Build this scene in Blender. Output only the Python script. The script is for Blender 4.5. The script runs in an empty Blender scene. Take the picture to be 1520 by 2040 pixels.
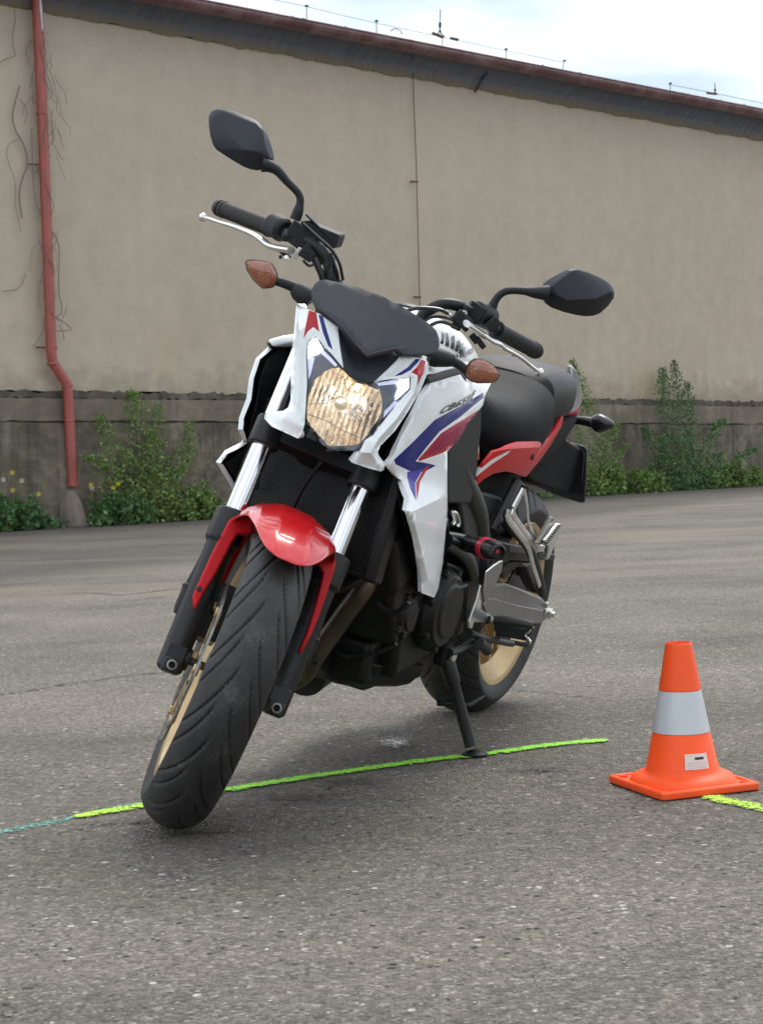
import bpy, bmesh, math, random
import numpy as np
from math import sin, cos, pi, radians, atan2, sqrt, hypot
from mathutils import Vector, Matrix
from mathutils.geometry import delaunay_2d_cdt

# ------------------------------------------------------------------ pose of the place
BIKE_ORIGIN = (0.2003, 4.4947, 0.0)
BIKE_AXES = ((-0.406904, -0.913471, 0.000000), (0.884206, -0.393868, -0.251093), (0.229367, -0.102171, 0.967963))
STEER = 0.54261
CAM_H = 0.6742
CAM_F = 3330.46
CAM_PITCH = 0.02969
CAM_ROLL = 0.03561
WALL_O = (-2.190, 22.900)
WALL_D = (0.73532, 0.67772)

scene = bpy.context.scene
col = scene.collection
rnd = random.Random(7)

# ------------------------------------------------------------------ camera
cam_data = bpy.data.cameras.new('camera')
cam = bpy.data.objects.new('camera', cam_data)
col.objects.link(cam)
cam_data.sensor_fit = 'VERTICAL'
cam_data.sensor_height = 24
cam_data.lens = CAM_F*24/2040
cam_data.clip_start = .05
cam_data.clip_end = 3000
_fw = Vector((0, cos(CAM_PITCH), -sin(CAM_PITCH)))
_rt = Vector((1, 0, 0))
_dn = _fw.cross(_rt)
_right = _rt*cos(CAM_ROLL) + _dn*sin(CAM_ROLL)
_up = -(_dn*cos(CAM_ROLL) - _rt*sin(CAM_ROLL))
m = Matrix((_right, _up, -_fw)).transposed().to_4x4()
m.translation = (0, 0, CAM_H)
cam.matrix_world = m
scene.camera = cam
cam_data.dof.use_dof = True
cam_data.dof.focus_distance = 3.5
cam_data.dof.aperture_fstop = 13.0

# ------------------------------------------------------------------ overcast daylight
SUN_EL, SUN_AZ = radians(58), radians(28)      # azimuth clockwise from +Y, towards the right and beyond the motorcycle
world = bpy.data.worlds.new('World')
scene.world = world
world.use_nodes = True
wn = world.node_tree.nodes
wl = world.node_tree.links
wn.clear()
sky = wn.new('ShaderNodeTexSky')
sky.sky_type = 'NISHITA'
sky.sun_disc = False
sky.sun_elevation = SUN_EL
sky.sun_rotation = SUN_AZ
sky.air_density = 1.2
sky.dust_density = 2.0
tc = wn.new('ShaderNodeTexCoord')
mp = wn.new('ShaderNodeMapping')
mp.inputs['Scale'].default_value = (1, 1, 3.2)
mp.inputs['Location'].default_value = (.4, 1.35, 0.1)
nz = wn.new('ShaderNodeTexNoise')
nz.inputs['Scale'].default_value = 2.3
nz.inputs['Detail'].default_value = 5
nz.inputs['Roughness'].default_value = .5
cr = wn.new('ShaderNodeValToRGB')
cr.color_ramp.elements[0].position = .36
cr.color_ramp.elements[0].color = (4.6, 5.5, 6.6, 1)
cr.color_ramp.elements[1].position = .62
cr.color_ramp.elements[1].color = (14.5, 14.7, 14.9, 1)
mx = wn.new('ShaderNodeMix')
mx.data_type = 'RGBA'
mx.inputs['Factor'].default_value = .80
bg = wn.new('ShaderNodeBackground')
bg.inputs['Strength'].default_value = .09
wo = wn.new('ShaderNodeOutputWorld')
wl.new(tc.outputs['Generated'], mp.inputs['Vector'])
wl.new(mp.outputs['Vector'], nz.inputs['Vector'])
wl.new(nz.outputs['Fac'], cr.inputs['Fac'])
wl.new(sky.outputs['Color'], mx.inputs[6])
wl.new(cr.outputs['Color'], mx.inputs[7])
wl.new(mx.outputs[2], bg.inputs['Color'])
wl.new(bg.outputs['Background'], wo.inputs['Surface'])

sun_data = bpy.data.lights.new('sun', 'SUN')
sun_data.energy = 1.4
sun_data.angle = radians(22)
sun_data.color = (1.0, .95, .88)
sun = bpy.data.objects.new('sun', sun_data)
col.objects.link(sun)
_sd = Vector((sin(SUN_AZ)*cos(SUN_EL), cos(SUN_AZ)*cos(SUN_EL), sin(SUN_EL)))
sun.rotation_euler = _sd.to_track_quat('Z', 'Y').to_euler()

scene.view_settings.view_transform = 'Standard'
scene.view_settings.look = 'None'
scene.view_settings.exposure = .80
scene.view_settings.gamma = 1
scene.view_settings.use_curve_mapping = False

# ------------------------------------------------------------------ material helpers
def newmat(name):
    mt = bpy.data.materials.new(name)
    mt.use_nodes = True
    nt = mt.node_tree
    return mt, nt.nodes, nt.links, nt.nodes['Principled BSDF']

def ramp(N, stops):
    r = N.new('ShaderNodeValToRGB')
    e = r.color_ramp.elements
    while len(e) < len(stops): e.new(.5)
    for k, (p_, c) in enumerate(stops):
        e[k].position = p_
        e[k].color = (c, c, c, 1) if isinstance(c, (int, float)) else (*c, 1)
    return r

def noise(N, L, vec, scale, detail=4, rough=.55):
    n = N.new('ShaderNodeTexNoise')
    n.inputs['Scale'].default_value = scale
    n.inputs['Detail'].default_value = detail
    n.inputs['Roughness'].default_value = rough
    if vec: L.new(vec, n.inputs['Vector'])
    return n

def mixc(N, L, f, a, b, mode='MIX'):
    x = N.new('ShaderNodeMix')
    x.data_type = 'RGBA'
    x.blend_type = mode
    for s_, v in ((0, f), (6, a), (7, b)):
        if hasattr(v, 'links'): L.new(v, x.inputs[s_])
        elif isinstance(v, tuple): x.inputs[s_].default_value = (*v, 1)
        else: x.inputs[s_].default_value = v
    return x.outputs[2]

def bump(N, L, h, strength, dist, bsdf, prev=None):
    b = N.new('ShaderNodeBump')
    b.inputs['Strength'].default_value = strength
    b.inputs['Distance'].default_value = dist
    L.new(h, b.inputs['Height'])
    if prev: L.new(prev, b.inputs['Normal'])
    L.new(b.outputs['Normal'], bsdf.inputs['Normal'])
    return b.outputs['Normal']

def M(name, color, rough=.5, metal=0., coat=0., dirt=.15, dscale=25., dcol=None, grain=0., gscale=900., spec=.5, var=.0):
    """painted, plastic or metal part: colour with a little dust / wear and fine surface grain"""
    mt, N, L, B = newmat(name)
    t = N.new('ShaderNodeTexCoord')
    n = noise(N, L, t.outputs['Object'], dscale, 6, .65)
    r = ramp(N, [(.42, 0.), (.75, 1.)])
    L.new(n.outputs['Fac'], r.inputs['Fac'])
    mul = N.new('ShaderNodeMath'); mul.operation = 'MULTIPLY'
    L.new(r.outputs['Color'], mul.inputs[0]); mul.inputs[1].default_value = dirt
    dc = dcol or tuple(min(1., c*.75 + .03) for c in color)
    c = mixc(N, L, mul.outputs[0], color, dc)
    L.new(c, B.inputs['Base Color'])
    rr = N.new('ShaderNodeMath'); rr.operation = 'MULTIPLY_ADD'
    L.new(n.outputs['Fac'], rr.inputs[0]); rr.inputs[1].default_value = .25*max(rough, .15); rr.inputs[2].default_value = rough*.88
    L.new(rr.outputs[0], B.inputs['Roughness'])
    B.inputs['Metallic'].default_value = metal
    B.inputs['Coat Weight'].default_value = coat
    B.inputs['Coat Roughness'].default_value = .04
    B.inputs['Specular IOR Level'].default_value = spec
    if grain:
        g = noise(N, L, t.outputs['Object'], gscale, 2)
        bump(N, L, g.outputs['Fac'], grain, .001, B)
    return mt

mats = dict(
    white=M('white_paint', (.80, .84, .85), .30, 0, .25, .05, 12),
    red=M('red_paint', (.56, .010, .014), .22, 0, .6, .08, 12),
    red_satin=M('red_bodywork', (.50, .006, .012), .36, 0, .04, .1, 12, spec=.2),
    red_decal=M('red_print', (.42, .012, .022), .34, 0, .15, .05, spec=.3),
    blue=M('blue_print', (.010, .018, .17), .34, 0, .15, .05, spec=.3),
    violet=M('violet_print', (.055, .05, .34), .34, 0, .15, .05, spec=.3),
    white_print=M('white_print', (.72, .72, .74), .3, 0, .5, .05),
    ink=M('black_print', (.015, .016, .018), .3, 0, .5, 0),
    plastic=M('matte_black_plastic', (.011, .0125, .015), .50, 0, 0, .35, 18, (.024, .026, .028), .35, 1400, spec=.35),
    screen=M('screen_plastic', (.010, .0145, .022), .46, 0, 0, .2, 10, (.020, .024, .030), .3, 1700, spec=.42),
    gloss_black=M('gloss_black', (.006, .0065, .008), .32, 0, .1, .25, 20, (.018, .018, .018)),
    black_metal=M('black_metal', (.008, .009, .011), .42, .1, 0, .35, 30, (.026, .024, .022), .2, spec=.4),
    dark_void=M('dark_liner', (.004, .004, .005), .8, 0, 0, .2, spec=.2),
    engine=M('engine_casting', (.0045, .0045, .005), .5, .1, 0, .5, 35, (.018, .015, .012), .5, 500, spec=.35),
    frame=M('frame_grey', (.028, .029, .031), .45, .2, 0, .35, 14, (.05, .048, .045), .25, spec=.4),
    alu=M('swingarm_alloy', (.22, .215, .20), .42, .55, 0, .4, 14, (.15, .145, .13), .2),
    bright_alloy=M('bright_alloy', (.72, .72, .70), .24, .85, 0, .3, 30, (.45, .43, .39)),
    chrome=M('chrome', (.70, .70, .72), .07, 1., 0, .15, 20, (.6, .58, .55)),
    gold=M('gold_wheel_paint', (.50, .36, .17), .32, .45, .3, .45, 22, (.30, .22, .12)),
    disc=M('brake_disc_steel', (.42, .42, .42), .28, .9, 0, .5, 40, (.2, .19, .17)),
    header=M('exhaust_header', (.12, .095, .068), .42, .6, 0, .6, 10, (.04, .034, .03)),
    seat=M('seat_vinyl', (.0055, .0065, .009), .62, 0, 0,   .3, 9, (.013, .015, .018), .8, 700, spec=.20),
    seat2=M('seat_vinyl_smooth', (.0085, .010, .013), .50, 0, 0, .3, 9, (.018, .020, .023), .4, 700, spec=.28),
    rail=M('tail_rail_grey', (.30, .31, .32), .30, .4, .3, .2, 20),
    grip=M('grip_rubber', (.014, .014, .015), .6, 0, 0, .3, 40, (.04, .04, .04), .8, 300),
    slider_red=M('red_anodised', (.62, .02, .05), .35, .2, .3, .1),
    yellow=M('yellow_film', (.80, .55, .02), .4, 0, 0, .2),
    cone=M('orange_cone_plastic', (.95, .090, .012), .5, 0, 0, .5, 11, (.60, .10, .035), .15, 300, spec=.35),
    cone_white=M('retroreflective_film', (.50, .53, .56), .34, 0, .2, .5, 16, (.36, .37, .38), .25, 260),
    label=M('paper_label', (.70, .60, .56), .5, 0, 0, .3, 60),
    wire_rust=M('rusty_wire', (.10, .035, .022), .8, 0, 0, .4),
    vine=M('dry_vine', (.17, .13, .10), .9, 0, 0, .5, 20, (.30, .25, .2)),
    stem=M('weed_stem', (.13, .15, .05), .8),
    blossom=M('yellow_blossom', (.78, .62, .02), .6),
    blossom_white=M('pale_blossom', (.7, .7, .6), .6),
    concrete=M('splash_concrete', (.20, .165, .135), .9, 0, 0, .7, 6, (.12, .10, .085), 1., 60),
    pipe=M('oxide_red_pipe', (.34, .075, .060), .48, 0, .1, .75, 5, (.22, .07, .06), .2),
    gutter=M('oxide_red_gutter', (.115, .045, .048), .45, 0, .2, .9, 3, (.26, .17, .17), .2),
    roof=M('roof_edge', (.05, .04, .042), .95, 0, 0, .6, 4),
    insul=M('brown_insulator', (.13, .075, .04), .6),
)

def tyre_mat():
    mt, N, L, B = newmat('tyre_rubber')
    t = N.new('ShaderNodeTexCoord')
    n = noise(N, L, t.outputs['Object'], 16, 8, .7)
    n2 = noise(N, L, t.outputs['Object'], 160, 3, .7)
    r = ramp(N, [(.45, (.013, .013, .0135)), (.62, (.024, .0235, .023)), (.8, (.075, .070, .064))])
    a = N.new('ShaderNodeMath'); a.operation = 'MULTIPLY_ADD'
    L.new(n2.outputs['Fac'], a.inputs[0]); a.inputs[1].default_value = .42; a.inputs[2].default_value = -.20
    b = N.new('ShaderNodeMath'); b.operation = 'ADD'
    L.new(n.outputs['Fac'], b.inputs[0]); L.new(a.outputs[0], b.inputs[1])
    L.new(b.outputs[0], r.inputs['Fac'])
    L.new(r.outputs['Color'], B.inputs['Base Color'])
    B.inputs['Roughness'].default_value = .58
    bump(N, L, n2.outputs['Fac'], .35, .0015, B)
    return mt
mats['tyre'] = tyre_mat()

def amber_mat():
    mt, N, L, B = newmat('amber_lens')
    t = N.new('ShaderNodeTexCoord')
    v = N.new('ShaderNodeTexVoronoi'); v.inputs['Scale'].default_value = 130
    v.distance = 'CHEBYCHEV'
    v.inputs['Randomness'].default_value = .25
    L.new(t.outputs['Object'], v.inputs['Vector'])
    r = ramp(N, [(.0, (.36, .12, .055)), (.35, (.29, .095, .045)), (.7, (.20, .07, .04))])
    L.new(v.outputs['Distance'], r.inputs['Fac'])
    L.new(r.outputs['Color'], B.inputs['Base Color'])
    B.inputs['Roughness'].default_value = .14
    B.inputs['Coat Weight'].default_value = 1
    bump(N, L, v.outputs['Distance'], .5, .003, B)
    return mt
mats['amber'] = amber_mat()

def glass_mat():
    mt, N, L, B = newmat('clear_lens')
    out = N['Material Output']
    tr = N.new('ShaderNodeBsdfTransparent'); tr.inputs['Color'].default_value = (.96, .97, .98, 1)
    gl = N.new('ShaderNodeBsdfGlossy'); gl.inputs['Roughness'].default_value = .03
    fr = N.new('ShaderNodeFresnel'); fr.inputs['IOR'].default_value = 1.45
    mxs = N.new('ShaderNodeMixShader')
    L.new(fr.outputs[0], mxs.inputs[0]); L.new(tr.outputs[0], mxs.inputs[1]); L.new(gl.outputs[0], mxs.inputs[2])
    L.new(mxs.outputs[0], out.inputs['Surface'])
    return mt
mats['glass'] = glass_mat()

def emit_mat(name, color, strength, base=(.8, .8, .8), metal=0., rough=.2):
    mt, N, L, B = newmat(name)
    B.inputs['Base Color'].default_value = (*base, 1)
    B.inputs['Metallic'].default_value = metal
    B.inputs['Roughness'].default_value = rough
    B.inputs['Emission Color'].default_value = (*color, 1)
    B.inputs['Emission Strength'].default_value = strength
    return mt
mats['led'] = emit_mat('position_led', (.86, .93, 1.), 3.2)
mats['led_dim'] = emit_mat('position_light_guide', (.66, .72, 1.), .42, (.45, .45, .6))
mats['led_blue'] = M('dark_lamp_bezel', (.030, .034, .062), .16, 0, .8, .1)

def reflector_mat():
    """faceted reflector of a lit headlamp: bands of warm bulb light painted in as emission between dark facets"""
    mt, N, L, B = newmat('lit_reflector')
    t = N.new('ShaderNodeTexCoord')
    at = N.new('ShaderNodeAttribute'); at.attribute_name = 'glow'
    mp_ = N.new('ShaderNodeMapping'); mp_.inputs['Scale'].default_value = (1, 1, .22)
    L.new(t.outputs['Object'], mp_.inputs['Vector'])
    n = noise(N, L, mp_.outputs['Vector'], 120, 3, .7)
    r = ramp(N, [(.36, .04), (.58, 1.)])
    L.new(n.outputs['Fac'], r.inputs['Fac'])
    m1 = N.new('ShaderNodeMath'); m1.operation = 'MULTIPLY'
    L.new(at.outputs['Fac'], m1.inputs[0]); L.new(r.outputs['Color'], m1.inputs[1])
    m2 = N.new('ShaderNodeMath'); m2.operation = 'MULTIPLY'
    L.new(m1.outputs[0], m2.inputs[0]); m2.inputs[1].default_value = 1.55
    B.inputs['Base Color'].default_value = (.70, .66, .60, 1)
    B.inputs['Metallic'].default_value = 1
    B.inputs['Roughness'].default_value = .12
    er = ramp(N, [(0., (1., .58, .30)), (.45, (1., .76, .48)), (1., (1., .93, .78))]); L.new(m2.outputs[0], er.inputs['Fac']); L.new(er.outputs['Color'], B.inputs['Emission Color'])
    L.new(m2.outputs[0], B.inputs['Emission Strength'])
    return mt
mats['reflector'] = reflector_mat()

# ------------------------------------------------------------------ mesh helpers
RAKE = radians(25.5)
AX_S = Vector((-sin(RAKE), 0, cos(RAKE)))        # along the fork, upwards
AX_N = Vector((cos(RAKE), 0, sin(RAKE)))         # in front of the fork
AXLE = Vector((1.45, 0, .30))
STEER_P = Vector((1.551, 0, 0))
STEER_M = Matrix.Rotation(STEER, 4, AX_S)
def steer(v): return STEER_M @ (Vector(v) - STEER_P) + STEER_P
def FK(t, m, y): return AXLE + AX_S*t + AX_N*m + Vector((0, y, 0))
def my(P): return [(q[0], -q[1], q[2]) for q in P]
def fH(y, z): return 1.40 - .35*(z - .76) - 1.8*y*y
def fV(y, z): return 1.385 - .9*(z - .94) - 2.4*y*y
def fM(y, z): return .985 - .4*(abs(y) - .32)
def fQ(y, z): return .877 + .95*(.40 - abs(y))
def fG(y, z): return min(1.05, .846 + 1.05*(.38 - abs(y)))


def tag(o, label=None, cat=None, group=None, kind=None):
    if label: o['label'] = label
    if cat: o['category'] = cat
    if group: o['group'] = group
    if kind: o['kind'] = kind
    return o

def obj(name, verts, faces, mat, parent=None, st=False, smooth=True, angle=35, bevel=0., fmats=None, solid=0., soff=-1., subsurf=0, smat=None):
    me = bpy.data.meshes.new(name)
    vs = [steer(v) for v in verts] if st else [Vector(v) for v in verts]
    me.from_pydata(vs, [], faces)
    if isinstance(mat, (list, tuple)):
        for k in mat: me.materials.append(mats[k] if isinstance(k, str) else k)
    else: me.materials.append(mats[mat] if isinstance(mat, str) else mat)
    if fmats:
        me.polygons.foreach_set('material_index', fmats)
    bm = bmesh.new(); bm.from_mesh(me)
    bmesh.ops.remove_doubles(bm, verts=bm.verts, dist=1e-5)
    bmesh.ops.recalc_face_normals(bm, faces=bm.faces)
    bm.to_mesh(me); bm.free()
    if smooth:
        me.shade_smooth()
        me.set_sharp_from_angle(angle=radians(angle))
    o = bpy.data.objects.new(name, me)
    col.objects.link(o)
    if parent: o.parent = parent
    if solid:
        md = o.modifiers.new('solid', 'SOLIDIFY'); md.thickness = solid; md.offset = soff
        if smat is not None: md.material_offset = smat; md.material_offset_rim = 0
    if bevel:
        md = o.modifiers.new('bevel', 'BEVEL'); md.width = bevel; md.segments = 2; md.limit_method = 'ANGLE'; md.angle_limit = radians(18)
    if subsurf:
        md = o.modifiers.new('sub', 'SUBSURF'); md.levels = md.render_levels = subsurf
    return o

class MB:
    """collects simple shapes into one mesh"""
    def __init__(s): s.v = []; s.f = []
    def add(s, v, f):
        b = len(s.v); s.v += [tuple(q) for q in v]; s.f += [tuple(i + b for i in q) for q in f]
        return s
    def box(s, c, d, rot=None):
        c = Vector(c); d = Vector(d)/2; R = rot or Matrix.Identity(3)
        v = [c + R @ Vector((sx*d.x, sy*d.y, sz*d.z)) for sx in (-1, 1) for sy in (-1, 1) for sz in (-1, 1)]
        return s.add(v, [(0, 1, 3, 2), (4, 6, 7, 5), (0, 4, 5, 1), (2, 3, 7, 6), (0, 2, 6, 4), (1, 5, 7, 3)])
    def tube(s, P, r, n=10, cap=True, flat=1.0, up=None):
        P = [Vector(q) for q in P]
        if isinstance(r, (int, float)): r = [r]*len(P)
        rings = []; a = None
        for i, q in enumerate(P):
            d = (P[min(i+1, len(P)-1)] - P[max(i-1, 0)]).normalized()
            if a is None:
                a = Vector(up) if up else (Vector((0, 0, 1)) if abs(d.z) < .9 else Vector((1, 0, 0)))
            a = (a - d*a.dot(d)).normalized(); b = d.cross(a)
            rings.append([q + (a*cos(2*pi*k/n) + b*sin(2*pi*k/n)*flat)*r[i] for k in range(n)])
        v = [x for g in rings for x in g]
        f = [(i*n+k, i*n+(k+1) % n, (i+1)*n+(k+1) % n, (i+1)*n+k) for i in range(len(P)-1) for k in range(n)]
        if cap: f += [tuple(range(n))[::-1], tuple((len(P)-1)*n+k for k in range(n))]
        return s.add(v, f)
    def lathe(s, o, d, prof, n=28, cap=True):
        """prof: (distance along d, radius)"""
        d = Vector(d).normalized(); o = Vector(o)
        a = (Vector((0, 0, 1)) if abs(d.z) < .9 else Vector((1, 0, 0))); a = (a - d*a.dot(d)).normalized(); b = d.cross(a)
        return s.rings([[o + d*h + (a*cos(2*pi*k/n) + b*sin(2*pi*k/n))*max(r_, 1e-4) for k in range(n)] for h, r_ in prof], cap)
    def rings(s, R, cap=True, closed=True):
        n = len(R[0]); v = [x for g in R for x in g]; kk = n if closed else n-1
        f = [(i*n+k, i*n+(k+1) % n, (i+1)*n+(k+1) % n, (i+1)*n+k) for i in range(len(R)-1) for k in range(kk)]
        if cap: f += [tuple(range(n))[::-1], tuple((len(R)-1)*n+k for k in range(n))]
        return s.add(v, f)
    def build(s, name, mat, parent=None, **k):
        return obj(name, s.v, s.f, mat, parent, **k)

def smooth_path(P, n=6):
    """Catmull-Rom through the points"""
    P = [Vector(q) for q in P]
    if len(P) < 3: return P
    Q = [P[0]*2-P[1]] + P + [P[-1]*2-P[-2]]
    out = []
    for i in range(1, len(Q)-2):
        for k in range(n):
            t = k/n
            a, b, c, d = Q[i-1], Q[i], Q[i+1], Q[i+2]
            out.append(.5*((2*b) + (c-a)*t + (2*a-5*b+4*c-d)*t*t + (3*b-a-3*c+d)*t**3))
    out.append(P[-1])
    return out

def wire(name, P, r, mat, parent=None, st=False, n=8, sm=6, **k):
    return MB().tube(smooth_path(P, sm), r, n).build(name, mat, parent, st=st, **k)

def inpoly(x, y, poly):
    c = False; j = len(poly)-1
    for i in range(len(poly)):
        xi, yi = poly[i]; xj, yj = poly[j]
        if (yi > y) != (yj > y) and x < (xj-xi)*(y-yi)/(yj-yi)+xi: c = not c
        j = i
    return c

AXI = {'xz': (0, 2, 1), 'yz': (1, 2, 0)}
def coarse(P, nloop, folds, ax):
    a, b, c = AXI[ax]
    v2 = [Vector((q[a], q[b])) for q in P]
    e = [(i, (i+1) % nloop) for i in range(nloop)] + list(folds)
    vs, es, fs, ov, oe, of = delaunay_2d_cdt(v2, e, [], 0, 1e-6)
    z = []
    for k, o_ in enumerate(ov):
        z.append(P[o_[0]][c] if o_ else None)
    for k in range(len(vs)):
        if z[k] is None:
            d = sorted(((vs[k]-v2[i]).length, i) for i in range(len(P)))[:2]
            z[k] = (P[d[0][1]][c]*d[1][0] + P[d[1][1]][c]*d[0][0])/max(d[0][0]+d[1][0], 1e-9)
    loop = [tuple(v2[i]) for i in range(nloop)]
    T = []
    for f in fs:
        cx = sum(vs[i].x for i in f)/3; cy = sum(vs[i].y for i in f)/3
        if inpoly(cx, cy, loop): T.append(tuple((vs[i].x, vs[i].y, z[i]) for i in f))
    def h(x, y):
        best = None
        for A, B_, C in T:
            d = (B_[1]-C[1])*(A[0]-C[0]) + (C[0]-B_[0])*(A[1]-C[1])
            if abs(d) < 1e-12: continue
            l1 = ((B_[1]-C[1])*(x-C[0]) + (C[0]-B_[0])*(y-C[1]))/d
            l2 = ((C[1]-A[1])*(x-C[0]) + (A[0]-C[0])*(y-C[1]))/d
            l3 = 1-l1-l2
            mn = min(l1, l2, l3)
            if best is None or mn > best[0]: best = (mn, l1*A[2]+l2*B_[2]+l3*C[2])
            if mn >= -1e-6: break
        return best[1]
    return loop, h

def panel(name, P, nloop, folds, mat, parent, ax='xz', st=False, regions=(), thick=.004, bevel=.002, sgn=1, inner=None, angle=25, bulge=None, grid=0., smooth_n=0, hard=None, fn=None):
    """moulded panel: outline P[:nloop] plus inner points joined by fold edges; regions = [(outline2d, material)] of flat print"""
    a, b, c = AXI[ax]
    loop, h = coarse(P, nloop, folds, ax)
    v2 = [Vector((q[a], q[b])) for q in P]
    e = [(i, (i+1) % nloop) for i in range(nloop)] + list(folds)
    for poly, _ in regions:
        k0 = len(v2)
        v2 += [Vector(q) for q in poly]
        e += [(k0+i, k0+(i+1) % len(poly)) for i in range(len(poly))]
    e0 = list(e); base2 = list(v2)
    if grid:
        for i, j in [(i, (i+1) % nloop) for i in range(nloop)] + list(folds):
            A_, B_ = v2[i], v2[j]; n_ = int((B_-A_).length/grid)
            v2 += [A_.lerp(B_, k/(n_+1)) for k in range(1, n_+1)]
        xs = [q[0] for q in loop]; ys = [q[1] for q in loop]
        x = min(xs)
        while x < max(xs):
            y = min(ys)
            while y < max(ys):
                q_ = Vector((x + 1e-4, y))
                if inpoly(x, y, loop):
                    ok = True
                    for i, j in e0:
                        A_, d_ = base2[i], base2[j]-base2[i]
                        t_ = max(0, min(1, (q_-A_).dot(d_)/max(d_.length_squared, 1e-12)))
                        if (A_+d_*t_-q_).length < grid*.42: ok = False; break
                    if ok: v2.append(q_)
                y += grid
            x += grid
    vs, es, fs, ov, oe, of = delaunay_2d_cdt(v2, e, [], 0, 1e-6)
    H = [(fn or h)(q.x, q.y) + (bulge(q.x, q.y) if bulge else 0) for q in vs]
    if smooth_n:
        hs = folds if hard is None else hard
        pin = set()
        segs = [(v2[i], v2[j]) for i, j in list(hs) + [(i, (i+1) % nloop) for i in range(nloop)]]
        for k, q in enumerate(vs):
            for A_, B_ in segs:
                d_ = B_-A_; t_ = max(0, min(1, (q-A_).dot(d_)/max(d_.length_squared, 1e-12)))
                if (A_+d_*t_-q).length < 2e-4: pin.add(k); break
        nb = [set() for _ in vs]
        for f in fs:
            cx = sum(vs[i].x for i in f)/3; cy = sum(vs[i].y for i in f)/3
            if inpoly(cx, cy, loop):
                for i in f:
                    for j in f:
                        if i != j: nb[i].add(j)
        for _ in range(smooth_n):
            H2 = H[:]
            for k in range(len(vs)):
                if k in pin or not nb[k]: continue
                wsum = 0; hsum = 0
                for j in nb[k]:
                    w_ = 1/((vs[j]-vs[k]).length+1e-4); wsum += w_; hsum += w_*H[j]
                H2[k] = hsum/wsum
            H = H2
    V = []
    for q, hh in zip(vs, H):
        w = [0, 0, 0]; w[a] = q.x; w[b] = q.y; w[c] = hh; V.append(tuple(w))
    F = []; FM = []
    ms = [mat] + [m_ for _, m_ in regions]
    for f in fs:
        cx = sum(vs[i].x for i in f)/3; cy = sum(vs[i].y for i in f)/3
        if not inpoly(cx, cy, loop): continue
        mi = 0
        for k, (poly, _) in enumerate(regions):
            if inpoly(cx, cy, poly): mi = k+1
        F.append(tuple(f)); FM.append(mi)
    # orient all faces outwards (sgn along axis c)
    F2 = []
    for f in F:
        p0, p1, p2 = (Vector(V[i]) for i in f)
        nn = (p1-p0).cross(p2-p0)
        F2.append(f if nn[c]*sgn > 0 else f[::-1])
    if inner: ms = ms + [inner]*len(ms)
    me = bpy.data.meshes.new(name)
    me.from_pydata([steer(v) if st else Vector(v) for v in V], [], F2)
    for k in ms: me.materials.append(mats[k])
    me.polygons.foreach_set('material_index', FM)
    bm = bmesh.new(); bm.from_mesh(me)
    bmesh.ops.delete(bm, geom=[v_ for v_ in bm.verts if not v_.link_faces], context='VERTS')
    bm.to_mesh(me); bm.free()
    me.shade_smooth(); me.set_sharp_from_angle(angle=radians(angle))
    o = bpy.data.objects.new(name, me); col.objects.link(o); o.parent = parent
    md = o.modifiers.new('solid', 'SOLIDIFY'); md.thickness = thick; md.offset = -1
    if inner: md.material_offset = len(ms)//2
    if bevel:
        md = o.modifiers.new('bevel', 'BEVEL'); md.width = bevel; md.segments = 2; md.limit_method = 'ANGLE'; md.angle_limit = radians(45 if grid else 14)
    return o

def slab(name, outline, off, mat, parent=None, st=False, bevel=.003, center=None, dome=0., **k):
    """closed outline of 3D points extruded by vector off; dome pulls an inner ring out against off"""
    P = [Vector(q) for q in outline]; off = Vector(off); n = len(P)
    v = P + [q+off for q in P]
    f = [(i, (i+1) % n, n+(i+1) % n, n+i) for i in range(n)] + [tuple(range(n, 2*n))]
    if dome:
        c = sum(P, Vector())/n if center is None else Vector(center); d = -off.normalized()
        v += [c + (q-c)*.80 + d*dome*.62 for q in P] + [c + (q-c)*.42 + d*dome*.95 for q in P] + [c + d*dome]
        for lo, hi in ((0, 2*n), (2*n, 3*n)):
            f += [(lo+i, hi+i, hi+(i+1) % n, lo+(i+1) % n) for i in range(n)]
        f += [(3*n+i, 4*n, 3*n+(i+1) % n) for i in range(n)]
    else: f += [tuple(range(n))[::-1]]
    return obj(name, v, f, mat, parent, st=st, bevel=bevel, **k)

def loft(name, S, mat, parent, n=28, p=2.5, **k):
    """sections (x, half width, z top, z bottom[, y offset]) as superellipse rings"""
    R = []
    for s_ in S:
        x, w, zt, zb = s_[:4]; y0 = s_[4] if len(s_) > 4 else 0; zc = (zt+zb)/2; hh = (zt-zb)/2; pp = s_[5] if len(s_) > 5 else p
        ring = []
        for i in range(n):
            t = 2*pi*i/n; cx, cz = cos(t), sin(t)
            ring.append((x, y0 + w*math.copysign(abs(cx)**(2/pp), cx), zc + hh*math.copysign(abs(cz)**(2/pp), cz)))
        R.append(ring)
    return MB().rings(R).build(name, mat, parent, **k)

def text_mesh(body, size, font_shear=0., spacing=1.0, bold=0.):
    cu = bpy.data.curves.new('lettering', 'FONT')
    cu.body = body; cu.size = size; cu.shear = font_shear; cu.space_character = spacing; cu.offset = bold; cu.resolution_u = 3
    o = bpy.data.objects.new('lettering', cu); col.objects.link(o)
    dg = bpy.context.evaluated_depsgraph_get()
    me = bpy.data.meshes.new_from_object(o.evaluated_get(dg))
    V = [tuple(v.co) for v in me.vertices]; F = [tuple(p_.vertices) for p_ in me.polygons]
    bpy.data.objects.remove(o); bpy.data.curves.remove(cu)
    return V, F

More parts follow.
